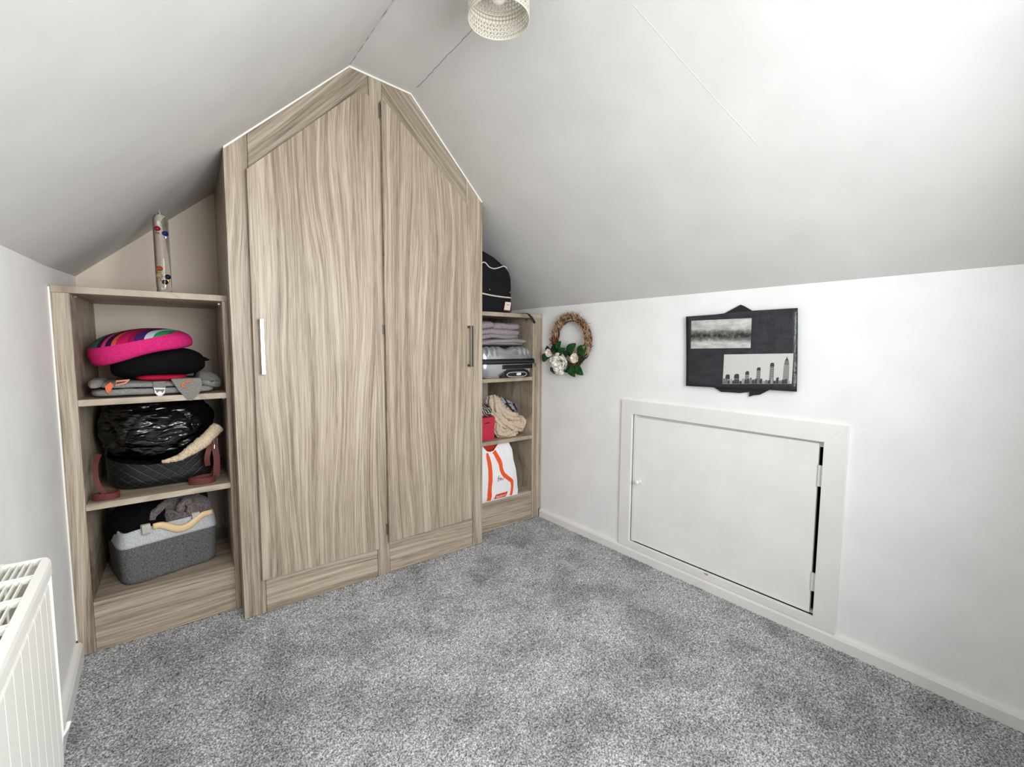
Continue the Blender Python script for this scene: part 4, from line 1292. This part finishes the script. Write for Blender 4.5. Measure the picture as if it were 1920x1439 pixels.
for bse, tp, w_, mt in [
        ((-0.072, 1.000), (-0.094, 1.058), 0.040, LEAFM), ((-0.070, 0.985), (-0.128, 1.020), 0.036, LEAFM),
        ((-0.060, 0.985), (-0.040, 1.040), 0.030, LEAFM2), ((-0.010, 0.985), (0.048, 0.958), 0.040, LEAFM),
        ((-0.020, 1.000), (0.012, 1.034), 0.030, LEAFM2), ((-0.150, 0.985), (-0.205, 1.045), 0.048, LEAFM),
        ((-0.225, 0.985), (-0.290, 1.035), 0.050, LEAFM), ((-0.130, 0.975), (-0.160, 1.010), 0.030, LEAFM2),
        ((-0.170, 0.945), (-0.205, 0.880), 0.046, LEAFM), ((-0.205, 0.950), (-0.262, 0.892), 0.046, LEAFM),
        ((-0.140, 0.930), (-0.165, 0.898), 0.034, LEAFM2), ((-0.055, 0.935), (-0.052, 0.885), 0.042, LEAFM),
        ((-0.235, 0.965), (-0.280, 0.975), 0.036, LEAFM2)]:
    leaf(bse, tp, w_, mt)
PET = new_mat('white_petal', (246, 243, 236), 0.6)
PET2 = new_mat('blush_petal', (244, 232, 222), 0.6)
def bloom(cy, cz, R, rings, mat, x0=1.425):
    core = MB(); core.blob((x0 - 0.004, cy, cz), (R * .22, R * .26, R * .26), (1, 1), 12, 8)
    fo_ = core.build('flower', mat, wrt, smooth=True)
    for (cnt, r0, r1, tilt) in rings:
        for k in range(cnt):
            a = 2 * math.pi * (k + 0.5 * (cnt % 2)) / cnt + r0 * 40
            c, s_ = math.cos(a), math.sin(a)
            rd = Vector((0, c, s_)); sd_ = Vector((0, -s_, c)); nx = Vector((-1, 0, 0))
            m = MB()
            def fn(u, v):
                q = (v - .5) * 2
                wd = r1 * R * 0.95 * math.sin(math.pi * (0.15 + 0.72 * u)) ** .7
                out_ = R * (r0 + (r1 - r0) * u)
                h = R * (tilt * u ** 1.6 + 0.10 * (1 - q * q) * -1 + 0.10 * math.sin(q * 3 + k))
                return Vector((x0, cy, cz)) + rd * out_ + sd_ * q * wd * .9 + nx * h
            m.grid(fn, 6, 6)
            m.build('petal', mat, fo_, smooth=True, solid=0.0007)
bloom(-0.092, 0.938, 0.058, [(6, .1, 1.0, .20), (5, .08, .76, .42), (4, .05, .50, .56), (3, .02, .28, .62)], PET, 1.428)
bloom(-0.010, 0.998, 0.024, [(5, .1, .95, .55), (4, .05, .6, .9)], PET2, 1.424)
bloom(-0.212, 0.972, 0.026, [(5, .1, .95, .55), (4, .05, .6, .9)], PET2, 1.424)
bloom(-0.036, 0.958, 0.015, [(4, .1, .9, .7)], PET, 1.424)
hk = MB().tube([(1.4667, -0.163, 1.196), (1.452, -0.163, 1.196), (1.450, -0.163, 1.204)], 0.0015, 6); hk.build('hanging_pin', NICKEL, wrt)

# ------------------------------------------------------------------ black art board on the right wall
art = thing('art_board', 'black mounted board with two monochrome prints on the right wall above the hatch', 'picture', (1.4667, -1.055, 0.87))
def board_mat():
    m = new_mat('black_glossy_board', (40, 42, 46), 0.28, spec=0.5)
    n = noise_n(m, mapped(m, (10, 14, 46)), 1.0, 3, 0.6)
    n2 = noise_n(m, mapped(m, (10, 46, 8)), 1.0, 3, 0.6)
    L(m, ramp(m, n, [(0.3, (36, 38, 42)), (0.7, (52, 56, 62))]), bsdf(m).inputs['Base Color'])
    bump(m, math_n(m, 'ADD', n, math_n(m, 'MULTIPLY', n2, 0.6)), 0.55, 0.008)
    return m
BRD = board_mat()
def bz_top(y): return interp([(0.837, 1.167), (0.97, 1.1696), (1.058, 1.1756), (1.11, 1.1765), (1.272, 1.1782)], -y)
def bz_bot(y): return interp([(0.837, 0.8695), (1.08, 0.8767), (1.18, 0.8800), (1.272, 0.8805)], -y)
def bx(y, z): return 1.4475 - 0.006 * math.sin(math.pi * (-y - .84) / .43) + 0.0025 * math.sin((z - .87) * 12)
bm_ = MB()
NB, NC = 24, 16
def bfn(off):
    def fn(u, v):
        y = -0.8425 - 0.4285 * u; y = y + (-0.006 * (1 - v) + 0.006 * v) * (1 if True else 0)
        z = bz_bot(y) + (bz_top(y) - bz_bot(y)) * v
        return (bx(y, z) + off, y, z)
    return fn
bm_.grid(bfn(0.0), NB, NC)
bm_.build('board', BRD, art, smooth=True, solid=0.004)
def print_mesh(y0, y1, zl0, zl1, zr0, zr1, off, nu=16, nv=8):
    m = MB()
    def fn(u, v):
        y = y0 + (y1 - y0) * u
        z0 = zl0 + (zr0 - zl0) * u; z1 = zl1 + (zr1 - zl1) * u
        z = z0 + (z1 - z0) * v
        return (bx(y, z) - off, y, z)
    return m.grid(fn, nu, nv)
def misty():
    m = new_mat('misty_grey_print', (170, 170, 168), 0.3)
    tc = N(m, 'ShaderNodeTexCoord'); sx = N(m, 'ShaderNodeSeparateXYZ'); L(m, tc.outputs['Object'], sx.inputs[0])
    n = noise_n(m, mapped(m, (20, 22, 60)), 1.0, 4, 0.65)
    n2 = noise_n(m, mapped(m, (20, 90, 70)), 1.0, 3, 0.65)
    # soft dark belt across the middle of the misty view
    d = math_n(m, 'ABSOLUTE', math_n(m, 'SUBTRACT', sx.outputs[2], 0.214))
    belt = math_n(m, 'SUBTRACT', 1.0, math_n(m, 'MINIMUM', math_n(m, 'MULTIPLY', d, 34.0), 1.0))
    v = math_n(m, 'SUBTRACT', math_n(m, 'ADD', math_n(m, 'MULTIPLY', n, 0.55), 0.36), math_n(m, 'MULTIPLY', math_n(m, 'MULTIPLY', belt, n2), 1.05))
    L(m, ramp(m, v, [(0.1, (44, 44, 44)), (0.42, (124, 124, 122)), (0.72, (214, 214, 210))]), bsdf(m).inputs['Base Color'])
    return m
print_mesh(-0.8635, -1.1122, 1.0305, 1.1480, 1.0355, 1.1488, 0.0032).build('print', misty(), art, smooth=True)
SKY_P = new_mat('pale_grey_print', (206, 206, 202), 0.3)
p2 = print_mesh(-1.0110, -1.2600, 0.8905, 1.0085, 0.9080, 1.0175, 0.0032).build('print', SKY_P, art, smooth=True)
TWR = [new_mat('tower_grey_%s' % n_, c, 0.35) for n_, c in (('dark', (58, 58, 58)), ('mid', (112, 112, 110)), ('light', (152, 152, 149)))]
tw = MB()
def tpoly(pts, mi, off):
    tw.cur = mi
    vs = [(bx(y, z) - 0.0036 - off, y, z) for y, z in pts]
    tw.add(vs, [tuple(range(len(vs)))])
def base_z(y): return 0.8915 + (-y - 1.011) / .249 * 0.0175
for yc, w_, zt, cap_ in ((-1.030, .020, .930, .018), (-1.0655, .022, .934, .018), (-1.105, .016, .947, .014), (-1.146, .0155, .963, .012), (-1.192, .016, .982, .014)):
    b0 = base_z(yc)
    tpoly([(yc + w_ * .5, b0), (yc - w_ * .5, b0 + .001), (yc - w_ * .42, zt - cap_), (yc + w_ * .42, zt - cap_)], 1, 0.0)
    tpoly([(yc + w_ * .46, zt - cap_), (yc - w_ * .46, zt - cap_), (yc - w_ * .40, zt - .002), (yc - w_ * .1, zt), (yc + w_ * .2, zt - .001), (yc + w_ * .42, zt - .005)], 0, 0.0)
    for q in range(int((zt - cap_ - b0) / .008)):
        z = b0 + .006 + q * .008
        tpoly([(yc + w_ * .36, z), (yc - w_ * .36, z), (yc - w_ * .36, z + .0032), (yc + w_ * .36, z + .0032)], 2, 0.0003)
yc = -1.240; b0 = base_z(yc)
tpoly([(yc + .011, b0), (yc - .011, b0 + .001), (yc - .0085, .975), (yc + .0085, .975)], 2, 0)
tpoly([(yc + .0085, .975), (yc - .0085, .975), (yc - .006, .992), (yc + .006, .992)], 1, 0)
tpoly([(yc + .006, .992), (yc - .006, .992), (yc - .002, .998), (yc, 1.008), (yc + .002, .998)], 0, 0)
for q in range(4):
    yy = yc + .0072 - q * .0048
    tpoly([(yy, b0 + .018), (yy - .0014, b0 + .018), (yy - .0012, .972), (yy - .0002, .972)], 1, 0.0003)
for q in range(26):
    yy = -1.016 - q * .0094
    h_ = 0.010 + 0.014 * random.random()
    b0 = base_z(yy)
    tpoly([(yy + .004, b0), (yy - .0045, b0), (yy - .004, b0 + h_), (yy + .003, b0 + h_ * .9)], random.choice((0, 0, 1, 2)), 0.0005 + 0.0001 * q)
tw.build('printed_skyline', TWR, p2)
# torn black wrapping that sticks out behind the board
TORN = new_mat('black_paper', (30, 31, 35), 0.5)
def torn(pts, x, bend):
    m = MB()
    c = Vector((0, sum(p[0] for p in pts) / len(pts), sum(p[1] for p in pts) / len(pts)))
    m.prism(pts, x, x + 0.0012, 'yz')
    m.build('torn_paper', TORN, art)
torn([(-0.985, 1.160), (-1.000, 1.1735), (-1.0610, 1.2035), (-1.074, 1.198), (-1.112, 1.174), (-1.115, 1.160)], 1.4535, 0)
torn([(-1.000, 1.165), (-1.010, 1.174), (-1.061, 1.196), (-1.100, 1.174), (-1.1, 1.165)], 1.4525, 0)
torn([(-0.950, 0.885), (-0.955, 0.880), (-0.9985, 0.8560), (-1.040, 0.8575), (-1.0754, 0.8580), (-1.112, 0.8655), (-1.112, 0.885)], 1.4540, 0)
torn([(-1.1100, 0.885), (-1.1100, 0.866), (-1.1085, 0.8460), (-1.126, 0.8535), (-1.1496, 0.8580), (-1.182, 0.879), (-1.185, 0.885)], 1.4550, 0)
for y in (-0.95, -1.16):
    MB().box(1.4545, 1.4667, y - .012, y + .012, 0.99, 1.05).build('fixing_pad', WHITE, art)
